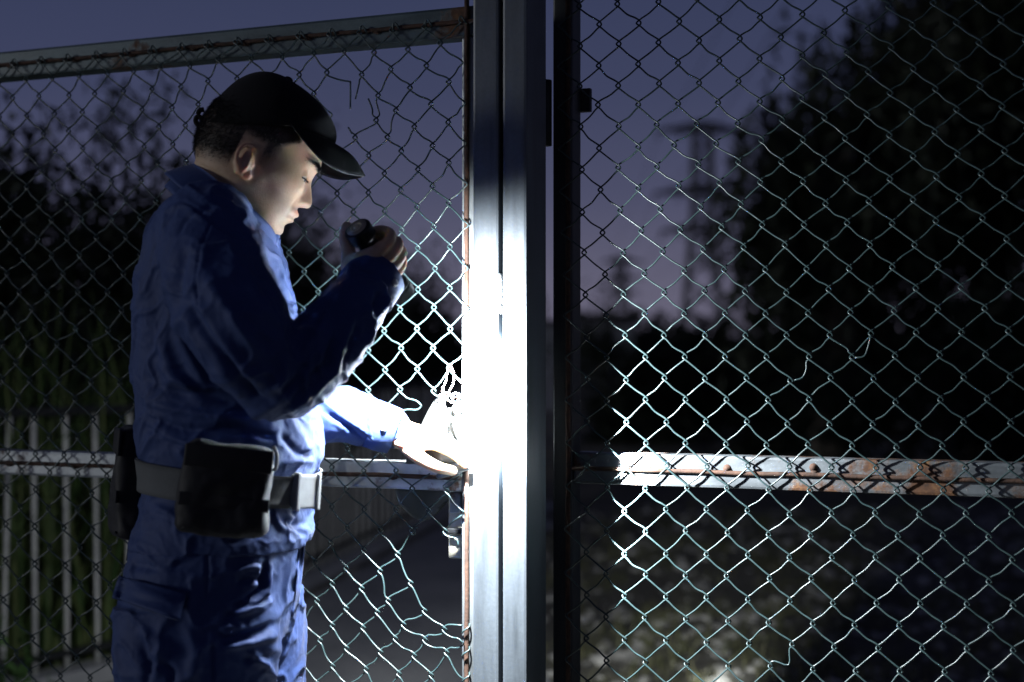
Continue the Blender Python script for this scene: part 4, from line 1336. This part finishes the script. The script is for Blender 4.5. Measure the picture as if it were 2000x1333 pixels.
jp.append(sleeve([pt(402, 452, 2.22), pt(428, 550, 2.15), pt(478, 660, 2.115), pt(535, 742, 2.125)], [.080, .082, .078, .066]))
jp.append(sleeve([pt(520, 725, 2.125), pt(562, 745, 2.135), pt(625, 685, 2.15), pt(690, 600, 2.195), pt(731, 545, 2.235)], [.060, .061, .059, .052, .043]))
jp.append(sleeve([pt(432, 470, 2.49), pt(470, 620, 2.53), pt(530, 745, 2.51), pt(585, 795, 2.49)], [.080, .076, .068, .058]))
jp.append(sleeve([pt(545, 775, 2.49), pt(620, 806, 2.49), pt(700, 818, 2.497), pt(758, 838, 2.504)], [.055, .053, .048, .039]))
# collarbone slope
jp.append(sleeve([pt(410, 440, 2.22), pt(420, 432, 2.29), pt(425, 425, 2.35)], [.060, .052, .045]))
jp.append(sleeve([pt(410, 440, 2.48), pt(420, 432, 2.41), pt(425, 425, 2.35)], [.060, .052, .045]))
jack = voxel_union(jp, 0.0031, 14, .5)

def crease(V, N, lines, ylim=None, facing=.25):
    """press folds into cloth: each line = (points in px, width px, depth m)"""
    px, py = pix(V)
    out = np.zeros(len(V))
    face = np.clip((-N[:, 1] + facing) / .4, 0, 1)
    for pts, w, amp in lines:
        pts = catmull(pts, 8)[:, :2]
        lo, hi = pts.min(0) - 4 * w, pts.max(0) + 4 * w
        sel = np.nonzero((px > lo[0]) & (px < hi[0]) & (py > lo[1]) & (py < hi[1]))[0]
        if not len(sel): continue
        q = np.stack([px[sel], py[sel]], 1)
        best = np.full(len(sel), 1e9); tt = np.zeros(len(sel))
        for i in range(len(pts) - 1):
            a, b2 = pts[i], pts[i + 1]; ab = b2 - a; L2 = max((ab ** 2).sum(), 1e-6)
            t = np.clip(((q - a) @ ab) / L2, 0, 1)
            dd = np.linalg.norm(q - a - t[:, None] * ab, axis=1)
            m_ = dd < best; best[m_] = dd[m_]; tt[m_] = (i + t[m_]) / (len(pts) - 1)
        taper = np.clip(np.minimum(tt, 1 - tt) * 5, 0.0, 1)
        out[sel] += 1.55 * amp * (np.exp(-(best / w) ** 2) - .35 * np.exp(-(best / (2.2 * w)) ** 2)) * taper
    return out * face

def cloth_noise(V):
    """small creases running through loose cloth"""
    big = fbm(V * np.array([8, 8, 5.5]), 1.0, 3)
    warp = V + .03 * np.stack([fbm(V * 7 + 3, 1.0, 2), fbm(V * 7 + 9, 1.0, 2), fbm(V * 7 + 17, 1.0, 2)], 1)
    r1 = 1 - np.abs(fbm(warp * np.array([11, 11, 15]), 1.0, 2)) * 2.4
    r2 = 1 - np.abs(fbm(warp * np.array([30, 30, 34]) + 5, 1.0, 2)) * 2.4
    return .0045 * big + .0050 * np.clip(r1, -.4, 1) ** 3 + .0012 * np.clip(r2, -.4, 1) ** 2 + .0004 * np.clip(1 - np.abs(fbm(warp * np.array([62, 62, 75]) + 11, 1.0, 1)) * 2.4, -.4, 1) ** 2 - .0032

jl = [  # elbow and forearm
    ([(690, 625), (665, 695), (652, 730), (606, 775), (555, 808)], 9, .0080), ([(628, 680), (634, 738)], 7, .007), ([(592, 715), (598, 775), (565, 805)], 7, .007),
    ([(716, 590), (724, 645), (706, 684)], 8, .008), ([(660, 640), (645, 700), (610, 745)], 10, -.007), ([(705, 610), (690, 660), (668, 715)], 8, -.006),
    ([(600, 690), (585, 740), (545, 780)], 9, -.007), ([(560, 690), (555, 740), (520, 770)], 9, .006), ([(640, 600), (620, 650), (590, 690)], 10, .004),
    ([(760, 575), (745, 605), (722, 640)], 7, .006), ([(742, 570), (728, 610)], 6, -.005),
    # upper arm
    ([(350, 560), (400, 650), (470, 740), (500, 790)], 12, -.010), ([(395, 520), (450, 610), (520, 690)], 16, .006), ([(440, 560), (490, 640), (545, 690)], 14, -.005),
    ([(340, 600), (360, 680), (410, 770)], 14, .006), ([(365, 480), (350, 540), (345, 620)], 12, -.006), ([(470, 520), (520, 600), (560, 640)], 14, .005),
    ([(520, 505), (548, 560), (575, 610)], 10, -.006), ([(500, 480), (530, 540), (560, 590)], 9, .004),
    ([(410, 640), (470, 720), (530, 760)], 12, .0045), ([(425, 690), (480, 765), (540, 795)], 10, -.005),
    # back and waist
    ([(285, 500), (300, 600), (296, 700), (300, 800)], 18, -.005), ([(265, 735), (330, 765), (400, 770), (480, 790)], 12, -.006), ([(270, 780), (340, 800), (440, 815), (540, 815)], 10, .005),
    ([(280, 810), (360, 840), (460, 840), (560, 860)], 9, -.006), ([(290, 845), (370, 868), (460, 862)], 8, .005), ([(285, 700), (340, 740), (390, 760)], 10, .004),
    ([(275, 830), (330, 862), (390, 880)], 7, -.004), ([(300, 640), (330, 720), (400, 790)], 14, .005), ([(560, 800), (590, 850), (615, 890)], 10, .004), ([(545, 840), (580, 880), (610, 900)], 8, -.005),
    ([(555, 910), (590, 900), (622, 905)], 7, .004),
    # seams
    ([(432, 398), (398, 465), (384, 550), (392, 640)], 2.6, -.0022), ([(470, 470), (520, 580), (575, 690), (600, 720)], 2.4, -.0016), ([(352, 392), (300, 480), (282, 560)], 2.4, -.0014),
    # shoulder seam and yoke
    ([(350, 385), (400, 420), (450, 450), (500, 470)], 5, -.0035), ([(345, 470), (360, 430), (400, 405), (430, 400)], 6, -.003),
    # under the belt
    ([(290, 985), (340, 1010), (345, 1045)], 8, .004), ([(545, 1010), (575, 1025), (610, 1020)], 8, -.004), ([(530, 1000), (560, 1040)], 7, .004), ([(575, 990), (585, 1030), (600, 1050)], 6, -.004),
    # far sleeve
    ([(622, 778), (660, 806), (720, 850)], 6, .004), ([(625, 800), (670, 828), (715, 862)], 5, -.004), ([(700, 775), (715, 800), (712, 840)], 7, -.004), ([(725, 800), (722, 830), (730, 862)], 6, .004), ([(640, 765), (690, 775), (725, 800)], 7, .003),
]
Vj, Nj = get_v(jack), get_n(jack)
dsp = crease(Vj, Nj, jl)
st = Vj * np.array([9, 9, 6.0])
dsp += cloth_noise(Vj)
# drawn in under the belt
set_v(jack, Vj + Nj * dsp[:, None])
jacket = mk_me("jacket", jack, M["navy"], person)

def lathe_path(ringf, ys, thick, name, mat, parent, wob=.0015, seed=0):
    """band of cloth following rings: outer and inner skin"""
    r_o = [ringf(y, thick) for y in ys]; r_i = [ringf(y, thick - .004) for y in ys]
    n = len(r_o[0]); k = len(ys)
    V = np.vstack(r_o + r_i)
    V = V + wob * np.array([noise.noise_vector(Vector(v) * 14) for v in V])
    Fc = []
    for lay in (0, 1):
        for i in range(k - 1):
            for q in range(n):
                q2 = (q + 1) % n; o_ = lay * k * n
                f = (o_ + i * n + q, o_ + i * n + q2, o_ + (i + 1) * n + q2, o_ + (i + 1) * n + q)
                Fc.append(f if lay == 0 else f[::-1])
    for i in (0, k - 1):
        for q in range(n):
            q2 = (q + 1) % n
            Fc.append((i * n + q, i * n + q2, k * n + i * n + q2, k * n + i * n + q))
    return mk(name, V, Fc, mat, parent, True)

# collar: stand-up band, open a little at the throat
cu = (pt(546, 458) - pt(386, 328)); cL = np.linalg.norm(cu); cu /= cL
cn = np.cross(cu, np.array([0, 1, 0])); cn = cn if cn[2] > 0 else -cn
def cring(t, off, n=72):
    """t 0 at the top edge, 1 at the foot"""
    c0 = (pt(546, 458) + pt(386, 328)) / 2 - cn * .056 * t - cu * .004 * t
    ax = cL / 2 + .014 * t + off; ay = .076 + .026 * t + off
    a = np.arange(n) * 2 * np.pi / n
    dip = .010 * np.clip(np.cos(a), 0, 1) ** 8 * (1 - t) - .004 * np.sin(a) ** 2 * (1 - t)
    return c0 + np.multiply.outer(np.cos(a) * ax, cu) + np.multiply.outer(np.sin(a) * ay, np.array([0, 1, 0])) - np.multiply.outer(dip, cn)
def collar_band(name, t0, t1, off, parent, seed):
    ts = np.linspace(t0, t1, 9)
    V, Fc = [], []
    n = 72
    for lay, dd in ((0, off), (1, off - .0035)):
        for t in ts: V.append(cring(t, dd + .006 * math.sin(t * 2.6) + (.009 * max(t, 0) if seed == 5 else 0), n))
    V = np.vstack(V); k = len(ts)
    V = V + .0024 * np.array([noise.noise_vector(Vector(v) * 26 + Vector((seed, 0, 0))) for v in V])
    for lay in (0, 1):
        for i in range(k - 1):
            for q in range(n):
                q2 = (q + 1) % n; o_ = lay * k * n
                Fc.append((o_ + i * n + q, o_ + i * n + q2, o_ + (i + 1) * n + q2, o_ + (i + 1) * n + q))
    for i in (0, k - 1):
        for q in range(n):
            q2 = (q + 1) % n; Fc.append((i * n + q, i * n + q2, k * n + i * n + q2, k * n + i * n + q))
    return mk(name, V, Fc, M["navy"], parent, True)
collar_band("collar", 0.0, 1.0, 0.0, jacket, 2)
collar_band("collar_fall", -.05, .70, .0075, jacket, 5)
# points of the collar at the throat
g = Geo()
for dy in (-.03, .03):
    for p in ([(520, 452), (548, 462), (540, 482), (515, 484)],):
        a = [P(x, y, YB + dy * (1 if q in (0, 3) else .35)) for q, (x, y) in enumerate(p)]
        c0 = sum(a) / 4
        V, Fc = box_vf(c0, (a[1] + a[2] - a[0] - a[3]) / 4, np.array([0, .004, 0]), (a[0] + a[1] - a[2] - a[3]) / 4); V, Fc = bevelled(V, Fc, .003); g.add(V, Fc)
g.build("collar_points", M["navy"], jacket, True)

# cuffs
def cuff(c, ax, r_, ln, name, parent):
    ax = ax / np.linalg.norm(ax)
    prof = [(-ln, r_ * 1.06), (-ln * .5, r_ * 1.04), (0, r_), (0, r_ * .86), (-ln * .5, r_ * .84), (-ln, r_ * .86)]
    s = np.cross(ax, [0, 0, 1.0]); s /= np.linalg.norm(s); u_ = np.cross(s, ax)
    n = 40; t = np.arange(n) * 2 * np.pi / n
    rg = [c + ax * z + np.multiply.outer(np.cos(t), s) * rr + np.multiply.outer(np.sin(t), u_) * rr for z, rr in prof]
    V, Fc = loft_vf(rg, caps=False)
    V = V + .0016 * np.array([noise.noise_vector(Vector(v) * 40) for v in V])
    for q in range(n): Fc.append((5 * n + q, 5 * n + (q + 1) % n, (q + 1) % n, q))
    o = mk(name, V, Fc, M["navy"], parent, True)
    # button and tab
    bp = c - ax * ln * .5 + (-s if (-s)[1] < 0 else s) * r_ * 1.04
    nb = (-s if (-s)[1] < 0 else s)
    V, Fc = tube_vf([bp, bp + nb * .003], [.0065, .0055], 14); mk("button", V, Fc, M["buckle"], o, True)
    return o
cuff(pt(738, 537, 2.242), pt(738, 537, 2.242) - pt(690, 600, 2.195), .0465, .045, "cuff", jacket)
cuff(pt(771, 843, 2.505), pt(771, 843, 2.505) - pt(700, 818, 2.497), .0415, .045, "cuff", jacket)

# ---- trousers -------------------------------------------------------------------
tr = [(1000, 288, 596, .165), (1050, 272, 592, .178), (1100, 256, 588, .186), (1160, 250, 582, .190), (1215, 252, 574, .188), (1240, 254, 568, .184)]
tp = []
ty = [q[0] for q in tr]
def tring(y, grow=0):
    xb, xf, w = (np.interp(y, ty, [q[k] for q in tr]) for k in (1, 2, 3))
    a, b2 = P(xb, y, YB), P(xf, y, YB)
    return oval((a + b2) / 2, np.linalg.norm(b2 - a) / 2 + grow, w + grow, 64, 2.35)
tp.append(loft_vf([tring(y) for y in np.linspace(1000, 1240, 20)]))
def leg(pts, ra, rb):
    rg = []
    for (x, y_, z), a, b2 in zip(pts, ra, rb): rg.append(oval(np.array([x, y_, z]), a, b2, 40, 2.2))
    return loft_vf(rg)
zl = [P(0, 1160, YB)[2], P(0, 1250, YB)[2], P(0, 1333, YB)[2], .62, .48, .30, .14, .05]
tp.append(leg([(-.50, 2.265, zl[0]), (-.502, 2.262, zl[1]), (-.500, 2.26, zl[2]), (-.495, 2.25, zl[3]), (-.49, 2.24, zl[4]), (-.51, 2.23, zl[5]), (-.53, 2.22, zl[6]), (-.53, 2.22, zl[7])],
               [.135, .133, .121, .108, .095, .088, .085, .084], [.105, .108, .106, .10, .092, .086, .08, .08]))
tp.append(leg([(-.49, 2.435, zl[0]), (-.485, 2.44, zl[1]), (-.475, 2.445, zl[2]), (-.46, 2.46, zl[3]), (-.45, 2.47, zl[4]), (-.46, 2.48, zl[5]), (-.47, 2.50, zl[6]), (-.47, 2.50, zl[7])],
               [.135, .131, .119, .108, .095, .088, .085, .084], [.105, .108, .106, .10, .092, .086, .08, .08]))
trou = voxel_union(tp, 0.0036, 12, .5)
tl = [([(520, 1075), (512, 1130), (500, 1160), (455, 1195), (430, 1225)], 8, -.010), ([(470, 1175), (500, 1172), (520, 1150), (525, 1095)], 6, .008),
      ([(455, 1120), (480, 1110), (515, 1108)], 6, .005), ([(460, 1140), (490, 1132), (515, 1132)], 6, -.005), ([(440, 1190), (480, 1195), (540, 1170)], 8, .006),
      ([(420, 1225), (440, 1250), (500, 1235), (545, 1210)], 10, -.008), ([(430, 1265), (490, 1255), (545, 1240)], 9, .006), ([(470, 1290), (510, 1285), (545, 1280)], 9, -.005), ([(480, 1270), (520, 1300), (545, 1333)], 8, .005),
      ([(415, 1245), (415, 1290), (416, 1345)], 4, -.004), ([(590, 1060), (588, 1100), (580, 1160), (570, 1205)], 5, -.005), ([(245, 1100), (300, 1108), (380, 1100)], 10, -.004),
      ([(260, 1230), (310, 1260), (300, 1333)], 12, .006), ([(290, 1290), (330, 1310), (335, 1345)], 9, -.006), ([(360, 1210), (380, 1270), (370, 1340)], 14, .005), ([(405, 1060), (404, 1120), (400, 1180)], 4, -.003),
      ([(250, 1150), (300, 1165), (370, 1160)], 8, .003), ([(270, 1255), (290, 1300), (285, 1345)], 9, -.006)]
Vt, Nt = get_v(trou), get_n(trou)
dsp = crease(Vt, Nt, tl) + cloth_noise(Vt)
set_v(trou, Vt + Nt * dsp[:, None])
trousers = mk_me("trousers", trou, M["navy"], person)
TB = BVHTree.FromPolygons([tuple(v) for v in get_v(trou)], [tuple(p.vertices) for p in trou.polygons])
JB_ = BVHTree.FromPolygons([tuple(v) for v in get_v(jack)], [tuple(p.vertices) for p in jack.polygons])

def patch(name, quad, tree, off, mat, parent, nu=16, nv=10, thick=.003, lift=None):
    """a flap of cloth lying on the clothes: quad of px corners, follows the surface seen from the front side"""
    q = np.array(quad, float); C0 = Vector((0, 0, CH)); V = []
    last = 2.2
    for j in range(nv + 1):
        row = []
        for i in range(nu, -1, -1):
            a, b2 = i / nu, j / nv
            p = (q[0] * (1 - a) + q[1] * a) * (1 - b2) + (q[3] * (1 - a) + q[2] * a) * b2
            d_ = Vector(((p[0] - 1000) / F, 1, -(p[1] - HZ) / F))
            hit = tree.ray_cast(C0, d_.normalized())
            if hit[0] is not None: last = hit[0].y - off - (lift(a, b2) if lift else 0)
            row.append(P(p[0], p[1], last))
        V += row[::-1]
    Fc = [(j * (nu + 1) + i, j * (nu + 1) + i + 1, (j + 1) * (nu + 1) + i + 1, (j + 1) * (nu + 1) + i) for j in range(nv) for i in range(nu)]
    o = mk(name, V, Fc, mat, parent, True)
    s_ = o.modifiers.new("thick", 'SOLIDIFY'); s_.thickness = thick; s_.offset = 0
    return o
patch("pocket_flap", [(232, 1126), (364, 1160), (350, 1213), (219, 1166)], TB, .009, M["navy"], trousers, thick=.006, lift=lambda a, b2: .022 * b2 + .016 * (1 - a) * b2)
patch("fly_flap", [(586, 1052), (597, 1054), (583, 1180), (570, 1205)], TB, .004, M["navy"], trousers, 5, 12)
# boots
for a_ in (ankR, ankL):
    bp = [loft_vf([oval(a_ + np.array([.00, 0, z]), ax, ay, 28, 2.2) for z, ax, ay in ((.14, .052, .048), (.06, .055, .05), (-.02, .06, .05))])]
    bp.append(loft_vf([oval(a_ + np.array([x, 0, z]), ax, ay, 28, 2.5) for x, z, ax, ay in ((.06, -.090, .145, .053), (.06, -.06, .148, .055), (.05, -.035, .13, .052), (.035, -.01, .09, .045))]))
    mk_me("boot", voxel_union(bp, .006, 3), M["black_nylon"], person)

# ---- belt, buckle, pouches -----------------------------------------------------------
def bring(y, off, n=64):
    # belt tilts down to the front
    base = jring(y, 0, n)
    x0, x1 = base[:, 0].min(), base[:, 0].max()
    R_ = []
    for k in range(n):
        t = (base[k, 0] - x0) / (x1 - x0)
        R_.append(jring(y - 14 + 34 * t, off, n)[k])
    return np.array(R_)
belt = lathe_path(bring, np.linspace(903, 962, 7), .0075, "belt", M["webbing"], person, .0012)
BT = BVHTree.FromPolygons([tuple(v.co) for v in belt.data.vertices], [tuple(p.vertices) for p in belt.data.polygons])
def rbox(c, ax, ay, az, bev, seg=3):
    V, Fc = box_vf(c, ax, ay, az); return bevelled(V, Fc, bev, seg)
# buckle: frame of two bars and the plate
bx = P(618, 960, 2.30) - P(560, 960, 2.245); bxl = np.linalg.norm(bx); bx /= bxl
bz = np.array([.06, 0, 1.0]); bz /= np.linalg.norm(bz); by = np.cross(bz, bx)
bc0 = (P(597, 960, 2.262) + 0) 
V, Fc = rbox(bc0, bx * .030, by * .006, bz * .027, .004); buckle = mk("buckle", V, Fc, M["buckle"], belt)
V, Fc = rbox(bc0 - bx * .026 - by * .006 * np.sign(by[1]), bx * .0045, by * .006, bz * .030, .003); mk("bar", V, Fc, M["buckle"], buckle)
V, Fc = rbox(bc0 + bx * .022 - by * .004 * np.sign(by[1]), bx * .004, by * .006, bz * .029, .003); mk("bar", V, Fc, M["buckle"], buckle)

def pouch(c, ux, uz, w, h, t, parent, flap=.32):
    ux = ux / np.linalg.norm(ux); uz = uz - ux * np.dot(uz, ux); uz /= np.linalg.norm(uz); uy = np.cross(uz, ux)
    if uy[1] > 0: uy = -uy
    pm = voxel_union([rbox(c, ux * w / 2, uy * t / 2, uz * h / 2, min(t, .05) * .40, 4)], .0045, 4)
    V = get_v(pm); rel = V - c
    # a soft bag: narrower at the top, bulging and sagging below
    hz_ = (rel @ uz) / h
    V = V + np.multiply.outer((rel @ ux) * (-.09 * hz_ - .02), ux) + np.multiply.outer(np.clip(rel @ uy, 0, 1) * .35 * (np.cos((rel @ ux) / w * 3) * np.clip(.4 - hz_, 0, 1)), uy)
    V = V + .0075 * np.array([noise.noise_vector(Vector(v) * 17) for v in V]) + .002 * np.array([noise.noise_vector(Vector(v) * 60) for v in V])
    set_v(pm, V)
    o = mk_me("pouch", pm, M["black_nylon"], parent)
    V, Fc = rbox(c + uz * (h / 2 - h * flap / 2) + uy * (t / 2 + .001), ux * (w / 2 - .004), uy * .003, uz * (h * flap / 2 - .004), .0028, 2)
    V = np.array(V); V = V + .002 * np.array([noise.noise_vector(Vector(v) * 30) for v in V])
    mk("flap", V, Fc, M["black_nylon"], o, True)
    V, Fc = rbox(c - uz * h * .12 + uy * (t / 2 + .001), ux * (w / 2 - .002), uy * .0022, uz * .010, .002, 2); mk("strap", V, Fc, M["black_nylon"], o, True)
    # piping round the front
    for zz in (-1, 1):
        V, Fc = tube_vf([c + uz * zz * (h / 2 - .010) + uy * (t / 2 - .003) - ux * (w / 2 - .012), c + uz * zz * (h / 2 - .010) + uy * (t / 2 - .002) + ux * (w / 2 - .012)], .0022, 6)
        mk("piping", V, Fc, M["black_nylon"], o, True)
    return o, ux, uy, uz
p1, ux, uy, uz = pouch(P(441, 956, 2.145), P(520, 964, 2.16) - P(360, 948, 2.14), np.array([.10, 0, 1.0]), .138, .140, .050, belt, .30)
tag(p1, "wide black pouch hanging over the right hip")
# clip on its front edge
V, Fc = tube_vf(catmull([P(535, 872, 2.14), P(541, 890, 2.138), P(539, 915, 2.138), P(531, 918, 2.14)], 5), .0026, 8); mk("clip", V, Fc, M["buckle"], p1, True)
p2, ux, uy, uz = pouch(P(254, 940, 2.34), np.array([.35, -1.0, 0]), np.array([.06, 0, 1.0]), .115, .180, .046, belt, .28)
tag(p2, "tall narrow black pouch worn at the back of the belt")
V, Fc = rbox(P(262, 1058, 2.34), np.array([.010, 0, .002]), np.array([0, .002, 0]), np.array([.004, 0, .030]), .0015, 2); mk("strap", V, Fc, M["black_nylon"], p2)
# ================================================================== THE TORCH IN HIS HAND
M["torch"] = mat_plain("anodised_black", (0.014, 0.015, 0.018), .38, .6, .2, 60, .1)
M["brass"] = mat_plain("brass_ring", (0.70, 0.62, 0.46), .45, .15, .2, 60, 0)
m = bpy.data.materials.new("lens_lit"); nt, n, l, b = nodes_of(m)
b.inputs["Emission Color"].default_value = (.88, .94, 1, 1); b.inputs["Emission Strength"].default_value = 30
M["lens"] = m
torch = empty("torch", TT0)
tag(torch, "short black torch gripped in the guard's raised hand", "torch")
ta = np.cross(TAX, [0, 0, 1.0]); ta /= np.linalg.norm(ta); tb2 = np.cross(TAX, ta)
def lathe(name, prof, mat, parent, n=36, smooth=True):
    t = np.arange(n) * 2 * np.pi / n
    rg = [TT0 + TAX * z + (np.multiply.outer(np.cos(t), ta) + np.multiply.outer(np.sin(t), tb2)) * max(r_, .0002) for z, r_ in prof]
    V, Fc = loft_vf(rg); o = mk(name, V, Fc, mat, parent, smooth)
    return o
RT = .0225
tail = lathe("tail_cap", [(.003, .010), (.003, .0125), (.0, .0145), (-.0015, .0185), (.0, RT - .001), (.002, RT), (.020, RT), (.0215, RT - .001), (.0215, RBAR)], M["torch"], torch, smooth=False)
M["end_plate"] = mat_plain("worn_end_plate", (0.36, 0.31, 0.25), .6, .1, .3, 120, .2)
lathe("end_plate", [(.001, .0178), (-.0018, .0174), (-.0022, .0002)], M["end_plate"], tail)
lathe("ring", [(-.0015, .0100), (-.0034, .0097), (-.0034, .0076), (-.0015, .0073)], M["brass"], tail)
lathe("button", [(-.0015, .0052), (-.0036, .0046), (-.0040, .0002)], M["brass"], tail)
lathe("barrel", [(.0212, RBAR - .001), (.030, RBAR), (.034, RBAR - .0012), (.038, RBAR), (.075, RBAR), (.079, RBAR - .0012), (.083, RBAR), (TLEN - .035, RBAR)], M["torch"], torch)
head = lathe("head", [(TLEN - .036, RBAR), (TLEN - .026, .0215), (TLEN - .020, .0225), (TLEN - .018, .0212), (TLEN - .014, .0225), (TLEN, .0225), (TLEN, .0195), (TLEN - .004, .0190)], M["torch"], torch, smooth=False)
lathe("lens", [(TLEN - .0035, .0188), (TLEN - .0030, .0186), (TLEN - .0028, .0002)], M["lens"], head)
aim = P(915, 960, 2.50) - (TT0 + TAX * TLEN); aim /= np.linalg.norm(aim)
def beam(name, power, size, blend, rad, to):
    d_ = bpy.data.lights.new(name, 'SPOT'); d_.energy = power; d_.spot_size = R(size); d_.spot_blend = blend
    d_.shadow_soft_size = rad; d_.color = (.93, .97, 1.0)
    o = bpy.data.objects.new(name, d_); COL.objects.link(o)
    o.location = Vector((TT0 + TAX * (TLEN + .004)).tolist())
    o.rotation_euler = Vector(to.tolist()).to_track_quat('-Z', 'Y').to_euler()
    child_of(o, torch)
beam("beam", 305, 126, 1.0, .017, TAX * .62 + aim * .38)
core = P(955, 765, 2.49) - (TT0 + TAX * TLEN); core /= np.linalg.norm(core)
beam("hot_core", 10500, 46, 1.0, .010, core)
beam("spill", 66, 178, .5, .017, TAX)

# ================================================================== THE LATCH
zc = zm1
M["grey_rubber"] = mat_plain("grey_rubber", (0.075, 0.082, 0.082), .65, 0, .2, 14, .2, .004)
M["tie"] = mat_plain("pink_wire", (0.62, 0.45, 0.42), .5, .1, .15, 60, 0)
M["latch"] = mat_plain("painted_latch", (0.70, 0.68, 0.55), .5, 0, .15, 25, .15, .002)
# cut open rubber hood hung over the rail to keep the rain off the latch
cover = empty("latch_cover", gp(*on_gate(850, 850, -.03), -.03))
tag(cover, "grey rubber hood tied over the latch beside the bright post", "cover")
def curl(profile, ns=14):
    V, Fc = [], []
    for row in profile:
        V += row
    n = len(profile[0])
    for j in range(len(profile) - 1):
        for i in range(n - 1): Fc.append((j * n + i, j * n + i + 1, (j + 1) * n + i + 1, (j + 1) * n + i))
    return V, Fc
rows = []
for t in np.linspace(0, 1, 14):
    row = []
    for a in np.linspace(0, 1, 22):
        # rounded cone: narrow folded top, wide mouth at the rail
        xl = 855 - 62 * t ** .8; xr = 897 + 14 * t
        x = xl + (xr - xl) * a
        y = 776 + 128 * t + 22 * (1 - t) * math.sin(a * 3.1) * (a > .35) + 10 * (a - .5) ** 2
        dd = -.030 + .055 * math.sin(math.pi * min(1, a * 1.05)) * (.45 + .55 * t) - .03 * (1 - t) * (a > .6)
        row.append(P(x, y, 2.57 - dd))
    rows.append(row)
V, Fc = curl(rows)
o = mk("hood", V, Fc, M["grey_rubber"], cover, True); s_ = o.modifiers.new("thick", 'SOLIDIFY'); s_.thickness = .005; s_.offset = 0
lipp = catmull([P(862, 778, 2.57), P(868, 800, 2.535), P(880, 818, 2.52), P(897, 824, 2.53)], 6)
V, Fc = tube_vf(lipp, .0042, 8, round_caps=True); mk("lip", V, Fc, M["grey_rubber"], o, True)
rows = []
for t in np.linspace(0, 1, 10):
    row = []
    for a in np.linspace(0, 1, 16):
        x = 772 + 16 * t ** 3 + (118 - 34 * t ** 3) * a
        y = 955 + 62 * t - 30 * t * abs(a - .45) ** 2 * 4
        row.append(P(x, y, 2.64 + .02 * math.sin(a * 3.1) + .01 * t))
    rows.append(row)
V, Fc = curl(rows)
o = mk("lower_flap", V, Fc, M["grey_rubber"], cover, True); s_ = o.modifiers.new("thick", 'SOLIDIFY'); s_.thickness = .005
# twisted tie wires
tie = empty("tie_wire", gp(*on_gate(882, 760, .01), .01))
tag(tie, "pinkish twisted wire tying the torn mesh above the latch cover", "tie wire")
for pts in ([(880, 712), (876, 728), (872, 745), (866, 764), (870, 775), (882, 772), (892, 768), (896, 782)], [(866, 770), (862, 758), (868, 760), (872, 776), (880, 786), (894, 790)],
            [(884, 714), (888, 730), (884, 750), (874, 768)], [(893, 766), (886, 776), (890, 792), (899, 796), (902, 780), (896, 768)], [(860, 772), (875, 768), (888, 776), (903, 772)]):
    path = catmull([np.array(gp(*on_gate(x, y, .008), .008)) + GN * rng.normal(.002, .004) for x, y in pts], 5)
    V, Fc = tube_vf(path, .0013, 6); mk("wire", V, Fc, M["tie"], tie, True)
# latch plate below the rail
latch = empty("latch", gp(*on_gate(890, 1020, -.03), -.03))
tag(latch, "cream painted latch plate below the rail at the gate's edge", "latch")
def lbox(name, x0, x1, y0, y1, d0, d1, mat, parent, bev=.002):
    s0, z1 = on_gate(x0, y0, d1); s1, z0 = on_gate(x1, y1, d1)
    V, Fc = gate_box(s0, s1, z0, z1, d0, d1, bev); return mk(name, V, Fc, mat, parent)
lbox("plate", 876, 902, 958, 1092, -.058, -.052, M["latch"], latch)
lbox("keeper", 878, 900, 962, 1003, -.050, -.030, M["galv"], latch)
lbox("bolt", 872, 903, 1032, 1044, -.050, -.034, M["dark_steel"], latch)
lbox("stop", 886, 903, 1046, 1056, -.050, -.040, M["latch"], latch)
# latch tongue his fingers press on
V, Fc = tube_vf([gp(*on_gate(x, y, .012), .012) for x, y in ((858, 930), (880, 924), (905, 915), (930, 910))], .006, 8, round_caps=True)
mk("tongue", V, Fc, M["galv"], latch, True)
